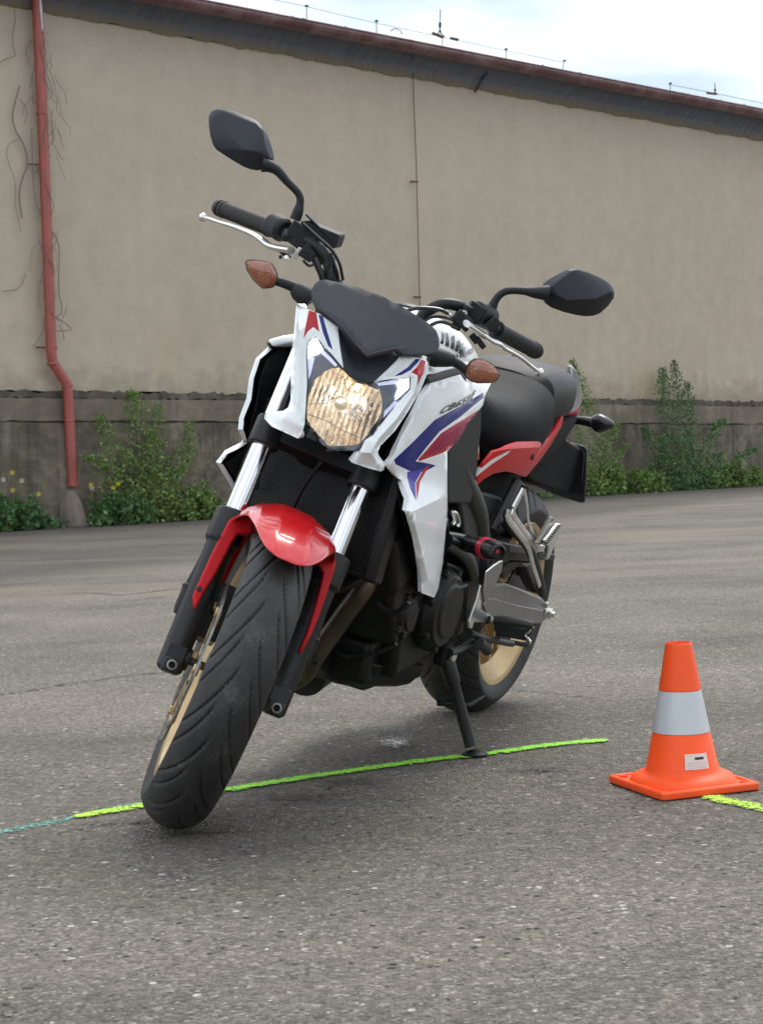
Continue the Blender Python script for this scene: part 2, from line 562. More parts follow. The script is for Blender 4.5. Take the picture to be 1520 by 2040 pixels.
# ================================================================== THE MOTORCYCLE
bike = bpy.data.objects.new('motorcycle', None)
col.objects.link(bike)
_m = Matrix((Vector(BIKE_AXES[0]), Vector(BIKE_AXES[1]), Vector(BIKE_AXES[2]))).transposed().to_4x4()
_m.translation = Vector(BIKE_ORIGIN)
bike.matrix_world = _m
tag(bike, 'white, red and blue naked sport motorcycle leaning on its side stand with its headlight on', 'motorcycle')

# ---------------------------------------------------------------- wheels
def section(hw, R, rb, crown):
    """tyre section from bead to bead: (y, r, tread fraction -1..1 or None)"""
    S = [(-hw*.80, rb-.004, None), (-hw*.90, rb+.010, None), (-hw*.995, rb+.030, None)]
    n = 46
    a0 = crown
    for k in range(n+1):
        w = -1 + 2*k/n
        y = hw*sin(w*a0)/sin(a0)
        r = R - (hw/sin(a0))*(1-cos(w*a0))
        S.append((y, r, w))
    S += [(hw*.995, rb+.030, None), (hw*.90, rb+.010, None), (hw*.80, rb-.004, None)]
    return S

def tyre(parent, c, hw, R, rb, crown, nth, st, pitch_n, name='tyre'):
    S = section(hw, R, rb, crown)
    th = np.linspace(0, 2*pi, nth, endpoint=False)[:, None]
    y = np.array([s_[0] for s_ in S])[None, :]
    r = np.array([s_[1] for s_ in S])[None, :]*np.ones_like(th)
    w = np.array([9. if s_[2] is None else s_[2] for s_ in S])[None, :]
    arc = hw*1.25
    pitch = 2*pi*R/pitch_n
    s_ = th*R
    aw = np.abs(w)
    dep = np.zeros_like(r)
    for off, w0, L, wd, dp in ((0., .05, .165, .0021, .0042), (.42, .24, .135, .0019, .0040)):
        g = np.clip((aw-w0)/(.96-w0), 1e-4, 1)
        sg = -L*g**.62
        slope = L*.62*g**(-.38)/((.96-w0)*arc)
        side = np.where(w > 0, .5, 0.)
        ph = (s_ - sg - (off+side)*pitch) % pitch
        ph = np.minimum(ph, pitch-ph)
        dist = ph/np.sqrt(1+slope**2)
        inside = ((aw > w0) & (aw < .97)).astype(float)
        taper = np.clip((aw-w0)/.10, 0, 1)*np.clip((.985-aw)/.06, 0, 1)
        d = np.clip(1.6 - dist/wd, 0, 1)
        dep = np.maximum(dep, d*dp*inside*taper)
    r = r - dep
    X = c[0] + r*np.cos(th); Z = c[2] + r*np.sin(th); Y = c[1] + y*np.ones_like(th)
    n = len(S)
    V = np.stack([X, Y, Z], -1).reshape(-1, 3)
    F = [(i*n+k, i*n+k+1, ((i+1) % nth)*n+k+1, ((i+1) % nth)*n+k) for i in range(nth) for k in range(n-1)]
    return obj(name, [tuple(q) for q in V], F, 'tyre', parent, st=st, angle=60)

def lathe_y(mb, c, prof, n=72, closed=True):
    """prof: (y, r) loop turned about the wheel axis"""
    R = [[(c[0]+r*cos(2*pi*k/n), c[1]+y, c[2]+r*sin(2*pi*k/n)) for (y, r) in prof] for k in range(n)]
    R.append(R[0])
    v = [q for g in R for q in g]; m_ = len(prof)
    f = [(i*m_+k, i*m_+(k+1) % m_, (i+1)*m_+(k+1) % m_, (i+1)*m_+k) for i in range(n) for k in range(m_ if closed else m_-1)]
    return mb.add(v, f)

def rim(name, c, hw, st):
    r0 = .222
    prof = [(-hw, r0), (-hw*.97, r0+.004), (-hw*.86, r0+.001), (-hw*.84, r0-.010), (-hw*.62, r0-.016), (-hw*.40, r0-.030), (hw*.40, r0-.030), (hw*.62, r0-.016),
            (hw*.84, r0-.010), (hw*.86, r0+.001), (hw*.97, r0+.004), (hw, r0), (hw*.94, r0-.012), (hw*.60, r0-.026), (hw*.38, r0-.042), (-hw*.38, r0-.042), (-hw*.60, r0-.026), (-hw*.94, r0-.012)]
    return lathe_y(MB(), c, prof).build(name, 'gold', bike, st=st)

def spokes(parent, c, st, ph=0., w=.026, n=6):
    for k in range(n):
        a = 2*pi*k/n + ph
        for da in (-.16, .16):
            P = []
            for t in (0., .35, .75, 1.):
                r = .045 + (.186-.045)*t
                aa = a + da*(1 if t > .3 else t/.3)*(.25+.95*t)
                P.append((c[0]+r*cos(aa), c[1], c[2]+r*sin(aa)))
            mb = MB()
            R = []
            for i, q in enumerate(P):
                d = Vector((cos(a), 0, sin(a))); u = Vector((-sin(a), 0, cos(a)))
                hw = .0085 - .002*(i == 1); hy = w*(.95 if i < 3 else .85)
                q = Vector(q)
                R.append([q+u*hw+Vector((0, hy, 0)), q-u*hw+Vector((0, hy, 0)), q-u*hw*1.5+Vector((0, -hy*.0, 0)), q-u*hw+Vector((0, -hy, 0)), q+u*hw+Vector((0, -hy, 0)), q+u*hw*1.5])
            mb.rings(R).build('spoke', 'gold', parent, st=st, bevel=.002)

def disc(parent, c, y, ro, ri, st):
    n = 144; prof_o = [ro*(1+.022*sin(12*2*pi*k/n)) for k in range(n)]
    prof_i = [ri*(1-.015*sin(12*2*pi*k/n)) for k in range(n)]
    R = []
    for k in list(range(n))+[0]:
        a = 2*pi*k/n; ca, sa = cos(a), sin(a)
        R.append([(c[0]+q*ca, y+h, c[2]+q*sa) for q, h in ((prof_o[k], -.0022), (prof_o[k], .0022), (prof_i[k], .0022), (prof_i[k], -.0022))])
    d = MB().rings(R, cap=False).build('brake_disc', 'disc', parent, st=st)
    h = MB()
    for k in range(36):
        a = 2*pi*k/36; q = ri + (ro-ri)*(.28 + .22*(k % 3))
        for sgn in (-1, 1):
            h.lathe((c[0]+q*cos(a), y+sgn*.0023, c[2]+q*sin(a)), (0, sgn, 0), [(0, .0042), (.0003, .0042)], 8)
    tag(h.build('vent_hole', 'dark_void', parent, st=st), kind='stuff')
    b = MB()
    for k in range(6):
        a = 2*pi*k/6 + .2
        e = Vector((cos(a), 0, sin(a)))
        b.lathe(Vector((c[0], y-.005, c[2]))+e*(ri+.002), (0, 1, 0), [(0, .010), (.010, .010)], 12)
        b.box(Vector((c[0], y*.93, c[2]))+e*(ri*.72), (ri*.62, .006, .022), Matrix.Rotation(-a, 3, 'Y'))
    b.build('disc_carrier', 'gold', parent, st=st, bevel=.001)
    return d

fc = (1.45, 0, .30)
fw = rim('front_wheel', fc, .052, True)
tyre(fw, fc, .0605, .300, .222, 1.08, 1500, True, 14)
spokes(fw, fc, True, .35)
MB().lathe((1.45, -.045, .30), (0, 1, 0), [(0, .03), (.012, .042), (.045, .038), (.078, .042), (.09, .03)], 24).build('hub', 'gold', fw, st=True)
for sy in (-1, 1): disc(fw, fc, .066*sy, .158, .122, True)

rc = (0, 0, .315)
rw = rim('rear_wheel', rc, .076, False)
tyre(rw, rc, .090, .315, .222, 1.12, 900, False, 14)
spokes(rw, rc, False, .1, .034)
MB().lathe((0, -.06, .315), (0, 1, 0), [(0, .035), (.02, .055), (.10, .055), (.125, .04)], 24).build('hub', 'gold', rw)
disc(rw, rc, -.085, .12, .09, False)
# sprocket with teeth
spv = []
for k in range(84):
    rr_ = .103 + (.006 if k % 2 else 0)
    spv.append((rr_*cos(2*pi*k/84), rr_*sin(2*pi*k/84)))
MB().rings([[(x_, y_, .315+z_) for x_, z_ in spv] for y_ in (.072, .078)]).build('sprocket', 'frame', rw)

# ---------------------------------------------------------------- front fork
for sy in (-1, 1):
    y = .105*sy
    f = MB()
    f.lathe(FK(-.035, 0, y), AX_S, [(0, .019), (.006, .0255), (.10, .0272), (.20, .0275), (.262, .0285), (.268, .0345), (.325, .0355), (.332, .034), (.333, .024)], 28)
    f.box(FK(-.008, .006, y), (.046, .038, .050), Matrix((AX_N, (0, 1, 0), AX_S)).transposed())
    f.box(FK(-.027, .028, y), (.026, .032, .026), Matrix((AX_N, (0, 1, 0), AX_S)).transposed())
    f.lathe(FK(0, -.003, y-.03*sy), (0, sy, 0), [(0, .022), (.050, .019), (.054, .012)], 20)
    leg = f.build('fork_leg', 'black_metal', bike, st=True, bevel=.003)
    MB().lathe(FK(.30, 0, y), AX_S, [(0, .0205), (.42, .0205)], 32).build('fork_tube', 'chrome', bike, st=True)
    b = MB(); b.lathe(FK(-.028, .049, y), AX_N, [(0, .0098), (.004, .0098), (.005, .0066), (.001, .0062)], 20, cap=False)
    b.build('pinch_bolt', 'alu', leg, st=True)
    MB().lathe(FK(-.028, .0505, y), AX_N, [(0, .0064), (.0012, .0064)], 6).build('hex_socket', 'dark_void', leg, st=True)
    # caliper and its bracket lugs
    R3 = Matrix((AX_N, (0, 1, 0), AX_S)).transposed()
    cmb = MB()
    cmb.box(FK(.115, -.075, .070*sy), (.062, .058, .115), R3)
    cmb.lathe(FK(.085, -.07, .095*sy), (0, sy, 0), [(0, .02), (.012, .019), (.016, .012)], 16)
    cmb.lathe(FK(.145, -.07, .095*sy), (0, sy, 0), [(0, .02), (.012, .019), (.016, .012)], 16)
    cmb.box(FK(.09, -.028, .098*sy), (.040, .022, .11), R3)
    cmb.lathe(FK(.075, -.012, .130*sy), AX_S, [(0, .008), (.012, .011), (.050, .011), (.056, .014), (.062, .010)], 14)
    cmb.tube([FK(.135, -.010, .132*sy), FK(.205, -.012, .126*sy)], .0065, 10)
    cmb.build('brake_caliper', 'black_metal', bike, st=True, bevel=.004)
MB().lathe(FK(0, -.003, -.129), (0, 1, 0), [(0, .008), (.258, .008)], 16).build('axle', 'frame', bike, st=True)
# yokes
y1 = MB()
R3 = Matrix((AX_N, (0, 1, 0), AX_S)).transposed()
y1.box(FK(.475, -.012, 0), (.055, .24, .030), R3)
for sy in (-1, 1): y1.lathe(FK(.440, 0, .105*sy), AX_S, [(0, .0285), (.004, .0305), (.055, .0305), (.060, .0285)], 24)
y1.build('lower_yoke', 'black_metal', bike, st=True, bevel=.004)
y2 = MB(); y2.box(FK(.705, -.02, 0), (.06, .25, .022), R3)
for sy in (-1, 1): y2.lathe(FK(.692, 0, .105*sy), AX_S, [(0, .029), (.035, .029), (.037, .018)], 24)
y2.build('upper_yoke', 'black_metal', bike, st=True, bevel=.004)
MB().lathe(FK(.46, -.038, 0), AX_S, [(0, .033), (.25, .033)], 20).build('steering_stem', 'black_metal', bike, st=True)

# ---------------------------------------------------------------- front fender
V = []; nu, nv = 56, 40
for i in range(nu+1):
    for j in range(nv+1):
        v = -1 + 2*j/nv
        u = i/nu
        ph1 = radians(57 - 46*abs(v)**2.9); ph0 = radians(-62)
        ph = ph0 + (ph1-ph0)*u
        rr = .341 - float(np.interp(abs(v), [0, .28, .66, .84, 1.0], [0, .0018, .0175, .033, .062]))
        lip = max(0, (u-.93)/.07)
        rr -= .004*lip*lip
        V.append(FK(rr*cos(ph), rr*sin(ph), .105*abs(v)*(1 if v > 0 else -1)))
F = [(i*(nv+1)+j, i*(nv+1)+j+1, (i+1)*(nv+1)+j+1, (i+1)*(nv+1)+j) for i in range(nu) for j in range(nv)]
fender = obj('front_fender', [tuple(q) for q in V], F, 'red', bike, st=True, solid=.003, soff=-1, bevel=.0012, angle=13)
legR = [(1.3696,-0.1105,0.5614),(1.3633,-0.1005,0.5746),(1.3600,-0.0680,0.5816),(1.3726,-0.0598,0.5552),(1.3753,-0.0715,0.5496),(1.3777,-0.0844,0.5445),(1.3873,-0.0884,0.5243),(1.4147,-0.0941,0.4669),(1.4345,-0.1016,0.4254),(1.4495,-0.1036,0.3940),(1.4454,-0.1110,0.4026),(1.4388,-0.1181,0.4165),(1.4298,-0.1176,0.4352),(1.3994,-0.1157,0.4989)]
legL = [(1.3594,0.0604,0.5828),(1.3562,0.0819,0.5896),(1.3669,0.1086,0.5671),(1.3727,0.1113,0.5550),(1.3947,0.1149,0.5089),(1.4174,0.1171,0.4612),(1.4331,0.1154,0.4284),(1.4488,0.1111,0.3954),(1.4467,0.1057,0.3997),(1.4332,0.1066,0.4282),(1.4122,0.1034,0.4721),(1.3901,0.0974,0.5185),(1.3799,0.0935,0.5398),(1.3729,0.0726,0.5547)]
for P_ in (legR, legL):
    sl = slab('fender_stay', P_, Vector(AX_N)*-.040, 'red_satin', fender, st=True, bevel=.004, dome=0)
for y_, tt in ((-.118, .232), (-.112, .125)):
    MB().lathe(FK(tt, .0405, y_), AX_N, [(0, .0055), (.0015, .005), (.002, .001)], 14).build('screw', 'black_metal', fender, st=True)

# ---------------------------------------------------------------- headlight
HLo = [(1.3197,-0.0975,0.9406),(1.3195,-0.1042,0.9342),(1.3220,-0.1072,0.9239),(1.3320,-0.1005,0.9024),(1.3550,-0.0780,0.8574),(1.3722,-0.0642,0.8182),(1.3828,-0.0563,0.7927),(1.4000,0.0035,0.7600),(1.3859,0.0578,0.7832),(1.3701,0.0711,0.8196),(1.3553,0.0808,0.8542),(1.3368,0.0933,0.8958),(1.3237,0.1044,0.9220),(1.3195,0.0972,0.9414),(1.3288,0.0770,0.9330),(1.3446,0.0380,0.9109),(1.3505,0.0227,0.8987),(1.3527,0.0056,0.8949),(1.3508,-0.0119,0.8998),(1.3464,-0.0278,0.9092)]
hc = sum((Vector(q) for q in HLo), Vector())/len(HLo)
back = [(hc + (Vector(q)-hc)*.8 + Vector((-.12, 0, 0)))[:] for q in HLo]
hl = MB().rings([[(Vector(q)+Vector((-.006, 0, 0)))[:] for q in HLo], [(hc+(Vector(q)-hc)*1.03+Vector((-.04, 0, 0)))[:] for q in HLo], back], cap=False)
hl.rings([back, [(Vector(q)*.0+hc+Vector((-.125, 0, 0))+(Vector(q)-hc)*.01)[:] for q in HLo]])
headlight = hl.build('headlight', 'gloss_black', bike, st=True, smooth=False)
for Pb in ([(1.3167,-0.0966,0.9387),(1.3165,-0.1033,0.9322),(1.3189,-0.1064,0.9222),(1.3283,-0.0997,0.9023),(1.3613,-0.0683,0.8353),(1.3488,-0.0672,0.8715),(1.3431,-0.0515,0.8976),(1.3423,-0.0353,0.9071),(1.3441,-0.0249,0.9051),(1.3372,-0.0478,0.9163)], [(1.3159,0.0973,0.9403),(1.3249,0.0776,0.9321),(1.3407,0.0392,0.9102),(1.3466,0.0230,0.8984),(1.3427,0.0524,0.8982),(1.3465,0.0660,0.8790),(1.3515,0.0710,0.8613),(1.3658,0.0708,0.8205),(1.3511,0.0809,0.8546),(1.3327,0.0935,0.8960),(1.3196,0.1048,0.9217)], [(1.3775,-0.0539,0.7980),(1.3827,-0.0427,0.7885),(1.3886,-0.0200,0.7790),(1.3927,0.0011,0.7693),(1.3903,0.0192,0.7744),(1.3852,0.0392,0.7831),(1.3780,0.0560,0.7954),(1.3666,0.0673,0.8208),(1.3661,0.0715,0.8191),(1.3820,0.0582,0.7826),(1.3960,0.0035,0.7600),(1.3791,-0.0550,0.7927)]):
    slab('lamp_bezel', Pb, (-.003, 0, 0), 'led_blue', headlight, st=True, bevel=0)
RFo = [(1.3651,-0.0685,0.8357),(1.3580,-0.0714,0.8539),(1.3526,-0.0675,0.8719),(1.3491,-0.0603,0.8866),(1.3469,-0.0518,0.8980),(1.3461,-0.0356,0.9074),(1.3490,-0.0171,0.9041),(1.3529,0.0075,0.8944),(1.3498,0.0256,0.8999),(1.3456,0.0404,0.9070),(1.3466,0.0520,0.8985),(1.3505,0.0656,0.8794),(1.3554,0.0706,0.8617),(1.3631,0.0684,0.8413),(1.3734,0.0622,0.8162),(1.3819,0.0556,0.7959),(1.3890,0.0388,0.7836),(1.3941,0.0189,0.7750),(1.3966,0.0008,0.7698),(1.3924,-0.0203,0.7796),(1.3865,-0.0429,0.7890),(1.3812,-0.0547,0.7983),(1.3723,-0.0628,0.8189)]
# a faceted bowl with vertical flutes; 'glow' paints the bulb's thrown-back light in as emission
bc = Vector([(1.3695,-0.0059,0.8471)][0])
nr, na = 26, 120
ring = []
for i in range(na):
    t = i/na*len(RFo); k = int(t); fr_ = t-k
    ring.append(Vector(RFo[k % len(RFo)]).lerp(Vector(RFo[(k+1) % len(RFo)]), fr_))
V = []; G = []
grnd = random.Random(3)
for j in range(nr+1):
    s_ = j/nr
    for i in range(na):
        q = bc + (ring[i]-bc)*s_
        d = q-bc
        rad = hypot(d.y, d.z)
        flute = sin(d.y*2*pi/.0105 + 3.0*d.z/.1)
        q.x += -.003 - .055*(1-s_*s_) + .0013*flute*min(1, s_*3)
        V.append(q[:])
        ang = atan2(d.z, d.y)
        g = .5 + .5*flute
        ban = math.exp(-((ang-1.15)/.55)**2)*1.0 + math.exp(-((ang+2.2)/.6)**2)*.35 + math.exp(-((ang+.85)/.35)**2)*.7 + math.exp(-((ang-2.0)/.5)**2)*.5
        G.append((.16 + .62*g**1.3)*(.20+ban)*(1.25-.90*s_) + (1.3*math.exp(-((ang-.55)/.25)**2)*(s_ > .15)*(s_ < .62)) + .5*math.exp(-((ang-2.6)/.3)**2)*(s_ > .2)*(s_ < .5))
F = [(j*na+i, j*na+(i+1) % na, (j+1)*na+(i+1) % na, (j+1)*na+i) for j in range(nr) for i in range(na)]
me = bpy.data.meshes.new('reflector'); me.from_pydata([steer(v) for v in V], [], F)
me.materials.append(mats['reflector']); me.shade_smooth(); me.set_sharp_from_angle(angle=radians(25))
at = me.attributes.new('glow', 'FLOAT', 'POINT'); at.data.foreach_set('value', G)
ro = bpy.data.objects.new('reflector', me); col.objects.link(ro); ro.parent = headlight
MB().lathe(bc+Vector((-.045, 0, 0)), (1, 0, 0), [(0, .014), (.028, .0155), (.034, .012), (.038, .001)], 24).build('bulb_shield', emit_mat('warm_bulb_cap', (1, .75, .45), .25, (.8, .78, .72), 1, .12), headlight, st=True)
# seams of the reflector facets
for a_, b_ in (((650,740),(790,745)), ((650,805),(790,850)), ((905,800),(1015,880)), ((790,850),(960,945))):
    pass
fac = MB()
for pr in ([(1.3750,-0.0563,0.8065),(1.3791,-0.0166,0.8097),(1.3806,0.0158,0.8055),(1.3764,0.0517,0.8052)], [(1.3687,0.0161,0.8396),(1.3687,0.0375,0.8337),(1.3667,0.0585,0.8289)], [(1.3677,-0.0630,0.8232),(1.3677,-0.0325,0.8384)], [(1.3434,0.0496,0.9005),(1.3505,0.0433,0.8832),(1.3602,0.0413,0.8563)]):
    fac.tube(pr, .0009, 6)
fac.build('reflector_seam', 'bright_alloy', headlight, st=True)
slab('lamp_foot', [(q[0], q[1], q[2]) for q in [(1.3937,-0.0224,0.7782),(1.3977,0.0010,0.7694),(1.3838,0.0549,0.7936),(1.3759,0.0624,0.8116),(1.3722,0.0680,0.8186),(1.3866,0.0582,0.7838),(1.4006,0.0040,0.7610),(1.3943,-0.0254,0.7759)]], (-.004, 0, 0), 'led_blue', headlight, st=True, bevel=0)
for Pl, mt_ in (([(1.3207,-0.0961,0.9390),(1.3202,-0.1031,0.9334),(1.3227,-0.1051,0.9239),(1.3289,-0.1018,0.9100),(1.3351,-0.0964,0.8978),(1.3342,-0.0895,0.9069),(1.3340,-0.0811,0.9147),(1.3317,-0.0764,0.9250)], 'led'),
                ([(1.3311,-0.0760,0.9241),(1.3336,-0.0768,0.9166),(1.3397,-0.0593,0.9114),(1.3442,-0.0445,0.9063),(1.3435,-0.0407,0.9100),(1.3381,-0.0568,0.9175)], 'led_dim'),
                ([(1.3344,-0.0961,0.8972),(1.3515,-0.0797,0.8629),(1.3469,-0.0800,0.8759),(1.3350,-0.0855,0.9054)], 'led_dim'),
                ([(1.3291,0.0775,0.9318),(1.3206,0.0959,0.9396),(1.3243,0.1019,0.9228),(1.3328,0.0939,0.9066),(1.3394,0.0870,0.8941),(1.3376,0.0833,0.9026),(1.3332,0.0829,0.9155),(1.3326,0.0762,0.9228)], 'led'),
                ([(1.3301,0.0736,0.9289),(1.3437,0.0403,0.9097),(1.3442,0.0454,0.9059),(1.3317,0.0765,0.9221)], 'led_dim'),
                ([(1.3388,0.0868,0.8932),(1.3514,0.0754,0.8667),(1.3548,0.0782,0.8547),(1.3381,0.0924,0.8901)], 'led_dim')):
    slab('position_light', Pl, (-.003, 0, 0), mt_, headlight, st=True, bevel=0)
panel('lens', [(1.3257,-0.0975,0.9406),(1.3255,-0.1042,0.9341),(1.3281,-0.1066,0.9242),(1.3378,-0.1002,0.9033),(1.3607,-0.0777,0.8583),(1.3779,-0.0639,0.8192),(1.3883,-0.0564,0.7942),(1.4053,0.0028,0.7620),(1.3915,0.0565,0.7850),(1.3762,0.0699,0.8201),(1.3613,0.0794,0.8552),(1.3431,0.0921,0.8962),(1.3304,0.1025,0.9221),(1.3263,0.0958,0.9404),(1.3350,0.0768,0.9324),(1.3508,0.0379,0.9103),(1.3567,0.0227,0.8982),(1.3589,0.0056,0.8943),(1.3570,-0.0118,0.8993),(1.3526,-0.0278,0.9087)], 20, [], 'glass', headlight, ax='yz', st=True, thick=.0015, bevel=0, grid=.01)

# white headlight cowl, one moulding on each side of the lamp
def P2(P, a=1, b=2): return [(q[a], q[b]) for q in P]
cR = [(1.2600,-0.1553,0.9788),(1.2835,-0.1486,0.9793),(1.3127,-0.1091,0.9825),(1.3257,-0.0720,0.9798),(1.3311,-0.0653,0.9691),(1.3457,-0.0474,0.9379),(1.3521,-0.0280,0.9099),(1.3269,-0.0978,0.9426),(1.3265,-0.1056,0.9357),(1.3293,-0.1086,0.9241),(1.3394,-0.1019,0.9027),(1.3624,-0.0801,0.8574),(1.3797,-0.0657,0.8187),(1.3903,-0.0549,0.7894),(1.4009,-0.0531,0.7716),(1.3927,-0.0552,0.7594),(1.3370,-0.1069,0.7526),(1.2988,-0.1244,0.7554),(1.2953,-0.1261,0.7631),(1.3104,-0.1169,0.7744),(1.3420,-0.0992,0.7896),(1.3577,-0.0939,0.8012),(1.3562,-0.0952,0.8157),(1.3175,-0.1254,0.8862),(1.3073,-0.1302,0.9035),(1.2870,-0.1393,0.9316),(1.3283,-0.1310,0.9395),(1.3552,-0.1083,0.8847),(1.3846,-0.0840,0.8249),(1.3907,-0.0771,0.8017),(1.3600,-0.0937,0.7776),(1.4048,-0.0623,0.7834)]
cRf = [(25,26),(26,27),(27,28),(28,29),(29,30),(30,17),(29,31),(31,14),(0,26)]
redR = P2([(1.2928,-0.1299,0.9796),(1.2984,-0.1155,0.9817),(1.3161,-0.0963,0.9520),(1.3098,-0.1101,0.9555),(1.3112,-0.1161,0.9444),(1.3157,-0.1186,0.9284),(1.3056,-0.1240,0.9506)])
bluR = P2([(1.3010,-0.1106,0.9800),(1.3037,-0.1023,0.9813),(1.3176,-0.0837,0.9595),(1.3331,-0.0600,0.9325),(1.3297,-0.0707,0.9352),(1.3178,-0.0895,0.9535)])
cowl = panel('headlight_cowl', cR, 26, cRf, 'white', bike, ax='yz', st=True, regions=[(redR, 'red_decal'), (bluR, 'blue')], thick=.012, bevel=.0025, grid=.008, smooth_n=3)
cL = [(1.3280,0.0651,0.9781),(1.2947,0.1084,0.9834),(1.2854,0.1174,0.9821),(1.2783,0.1235,0.9777),(1.2831,0.1274,0.9591),(1.2946,0.1277,0.9259),(1.3122,0.1212,0.8837),(1.3293,0.1119,0.8405),(1.3458,0.0979,0.8083),(1.3519,0.0916,0.7972),(1.3380,0.1016,0.7841),(1.3094,0.1235,0.7691),(1.3125,0.1251,0.7581),(1.3210,0.1200,0.7547),(1.3557,0.0935,0.7560),(1.3931,0.0551,0.7583),(1.3959,0.0596,0.7820),(1.3843,0.0621,0.8078),(1.3756,0.0719,0.8202),(1.3631,0.0810,0.8545),(1.3445,0.0936,0.8964),(1.3314,0.1046,0.9225),(1.3270,0.0969,0.9433),(1.3365,0.0757,0.9348),(1.3522,0.0369,0.9125),(1.3516,0.0334,0.9098),(1.3463,0.0470,0.9363),(1.3303,0.1073,0.9570),(1.3410,0.1132,0.9197),(1.3642,0.1015,0.8665),(1.3842,0.0835,0.8207),(1.3881,0.0805,0.7892),(1.3299,0.1159,0.7627)]
cLf = [(3,27),(27,28),(28,29),(29,30),(30,31),(31,32),(32,12),(31,16)]
redL = P2([(1.3030,0.1042,0.9812),(1.2994,0.1136,0.9811),(1.3043,0.1169,0.9631),(1.3152,0.1158,0.9332),(1.3122,0.1065,0.9526),(1.3167,0.0934,0.9532),(1.3103,0.1000,0.9650)])
bluL = P2([(1.3082,0.0922,0.9785),(1.3035,0.1021,0.9820),(1.3162,0.0912,0.9566),(1.3254,0.0785,0.9415),(1.3312,0.0659,0.9342),(1.3180,0.0833,0.9585)])
panel('headlight_cowl', cL, 27, cLf, 'white', bike, ax='yz', st=True, regions=[(redL, 'red_decal'), (bluL, 'blue')], thick=.012, bevel=.0025, grid=.008, smooth_n=3)

# visor: upper screen over a nose piece
nose = [(1.2847,-0.1184,0.9888),(1.3238,-0.0719,0.9797),(1.3293,-0.0647,0.9692),(1.3438,-0.0464,0.9381),(1.3562,-0.0274,0.9099),(1.3598,-0.0118,0.9027),(1.3612,0.0033,0.8994),(1.3594,0.0207,0.9025),(1.3556,0.0323,0.9102),(1.3443,0.0471,0.9361),(1.3260,0.0653,0.9779),(1.2819,0.1066,0.9818),(1.2684,0.0933,1.0056),(1.2997,-0.0154,0.9882),(1.3582,0.0020,0.9138)]
panel('visor_nose', nose, 14, [(6, 14), (14, 13)], 'screen', bike, ax='yz', st=True, thick=.01, bevel=.002, grid=.010, smooth_n=6)
scr = [(1.2855,-0.1346,1.0022),(1.2699,-0.1398,1.0158),(1.2600,-0.1388,1.0275),(1.2547,-0.1328,1.0377),(1.2563,-0.1216,1.0435),(1.2676,-0.0782,1.0541),(1.2765,-0.0155,1.0599),(1.2768,0.0382,1.0564),(1.2713,0.0759,1.0510),(1.2664,0.0976,1.0463),(1.2647,0.1108,1.0409),(1.2690,0.1206,1.0301),(1.2771,0.1265,1.0172),(1.2881,0.1247,1.0062),(1.3140,0.0992,0.9926),(1.3395,0.0636,0.9798),(1.3453,0.0454,0.9853),(1.3822,-0.0035,0.9542),(1.3684,-0.0282,0.9652),(1.3435,-0.0613,0.9806),(1.3239,-0.0904,0.9860),(1.3057,-0.1193,0.9902),(1.2903,0.0648,1.0340),(1.3435,0.0433,0.9899)]
def screen_x(y, z):
    # gently domed, with a rolled rim and a raised lower right facet
    return fV(y, z) + .010
panel('visor_screen', scr, 22, [(22, 23), (23, 16)], 'screen', bike, ax='yz', st=True, thick=.012, bevel=.0035, grid=.010, angle=30, fn=screen_x)
panel('visor_lip', [(1.3857,-0.0037,0.9542),(1.3527,0.0448,0.9855),(1.2820,0.1201,1.0288),(1.2849,0.1259,1.0178),(1.2925,0.1244,1.0059),(1.3184,0.0990,0.9924),(1.3478,0.0632,0.9795),(1.3533,0.0490,0.9800),(1.3868,0.0019,0.9491),(1.3742,-0.0297,0.9608),(1.3527,-0.0607,0.9750),(1.3332,-0.0893,0.9830),(1.3338,-0.0910,0.9870),(1.3510,-0.0619,0.9814),(1.3733,-0.0286,0.9659)], 15, [], 'plastic', bike, ax='yz', st=True, thick=.006, bevel=.001)
# instrument hood behind the screen
MB().box((1.17, 0, 1.0), (.05, .17, .07), Matrix.Rotation(radians(-35), 3, 'Y')).build('instrument_panel', 'plastic', bike, st=True, bevel=.012)

# ---------------------------------------------------------------- indicators
def indicator(P, mt_, body, off, dome, ste=True):
    b = slab('indicator', P, off, body, bike, st=ste, bevel=.003, dome=0)
    P = [Vector(q) for q in P]; c = sum(P, Vector())/len(P)
    slab('indicator_lens', [(c+(q-c)*.93 - Vector(off).normalized()*.001)[:] for q in P], Vector(off)*.1, mt_, b, st=ste, bevel=0, dome=dome)
    # rounded back of the pod
    slab('pod_back', [(c+(q-c)*.97 + Vector(off)*.95)[:] for q in P], Vector(off)*-.1, body, b, st=ste, bevel=0, dome=dome*1.3)
    return b
iR = [(1.1850,-0.2767,1.0061),(1.1850,-0.2752,1.0112),(1.1850,-0.2627,1.0179),(1.1850,-0.2430,1.0240),(1.1850,-0.2303,1.0257),(1.1850,-0.2186,1.0195),(1.1850,-0.2078,1.0089),(1.1850,-0.2043,0.9965),(1.1850,-0.2059,0.9840),(1.1850,-0.2145,0.9779),(1.1850,-0.2247,0.9722),(1.1850,-0.2342,0.9747),(1.1850,-0.2494,0.9805),(1.1850,-0.2670,0.9922)]
bR = indicator(iR, 'amber', 'plastic', (-.016, 0, 0), .010)
iL = [(1.1850,0.2066,0.9814),(1.1850,0.2048,0.9932),(1.1850,0.2074,1.0095),(1.1850,0.2148,1.0185),(1.1850,0.2287,1.0236),(1.1850,0.2455,1.0228),(1.1850,0.2627,1.0172),(1.1850,0.2713,1.0120),(1.1850,0.2733,1.0021),(1.1850,0.2708,0.9919),(1.1850,0.2599,0.9842),(1.1850,0.2388,0.9748),(1.1850,0.2252,0.9727),(1.1850,0.2131,0.9753)]
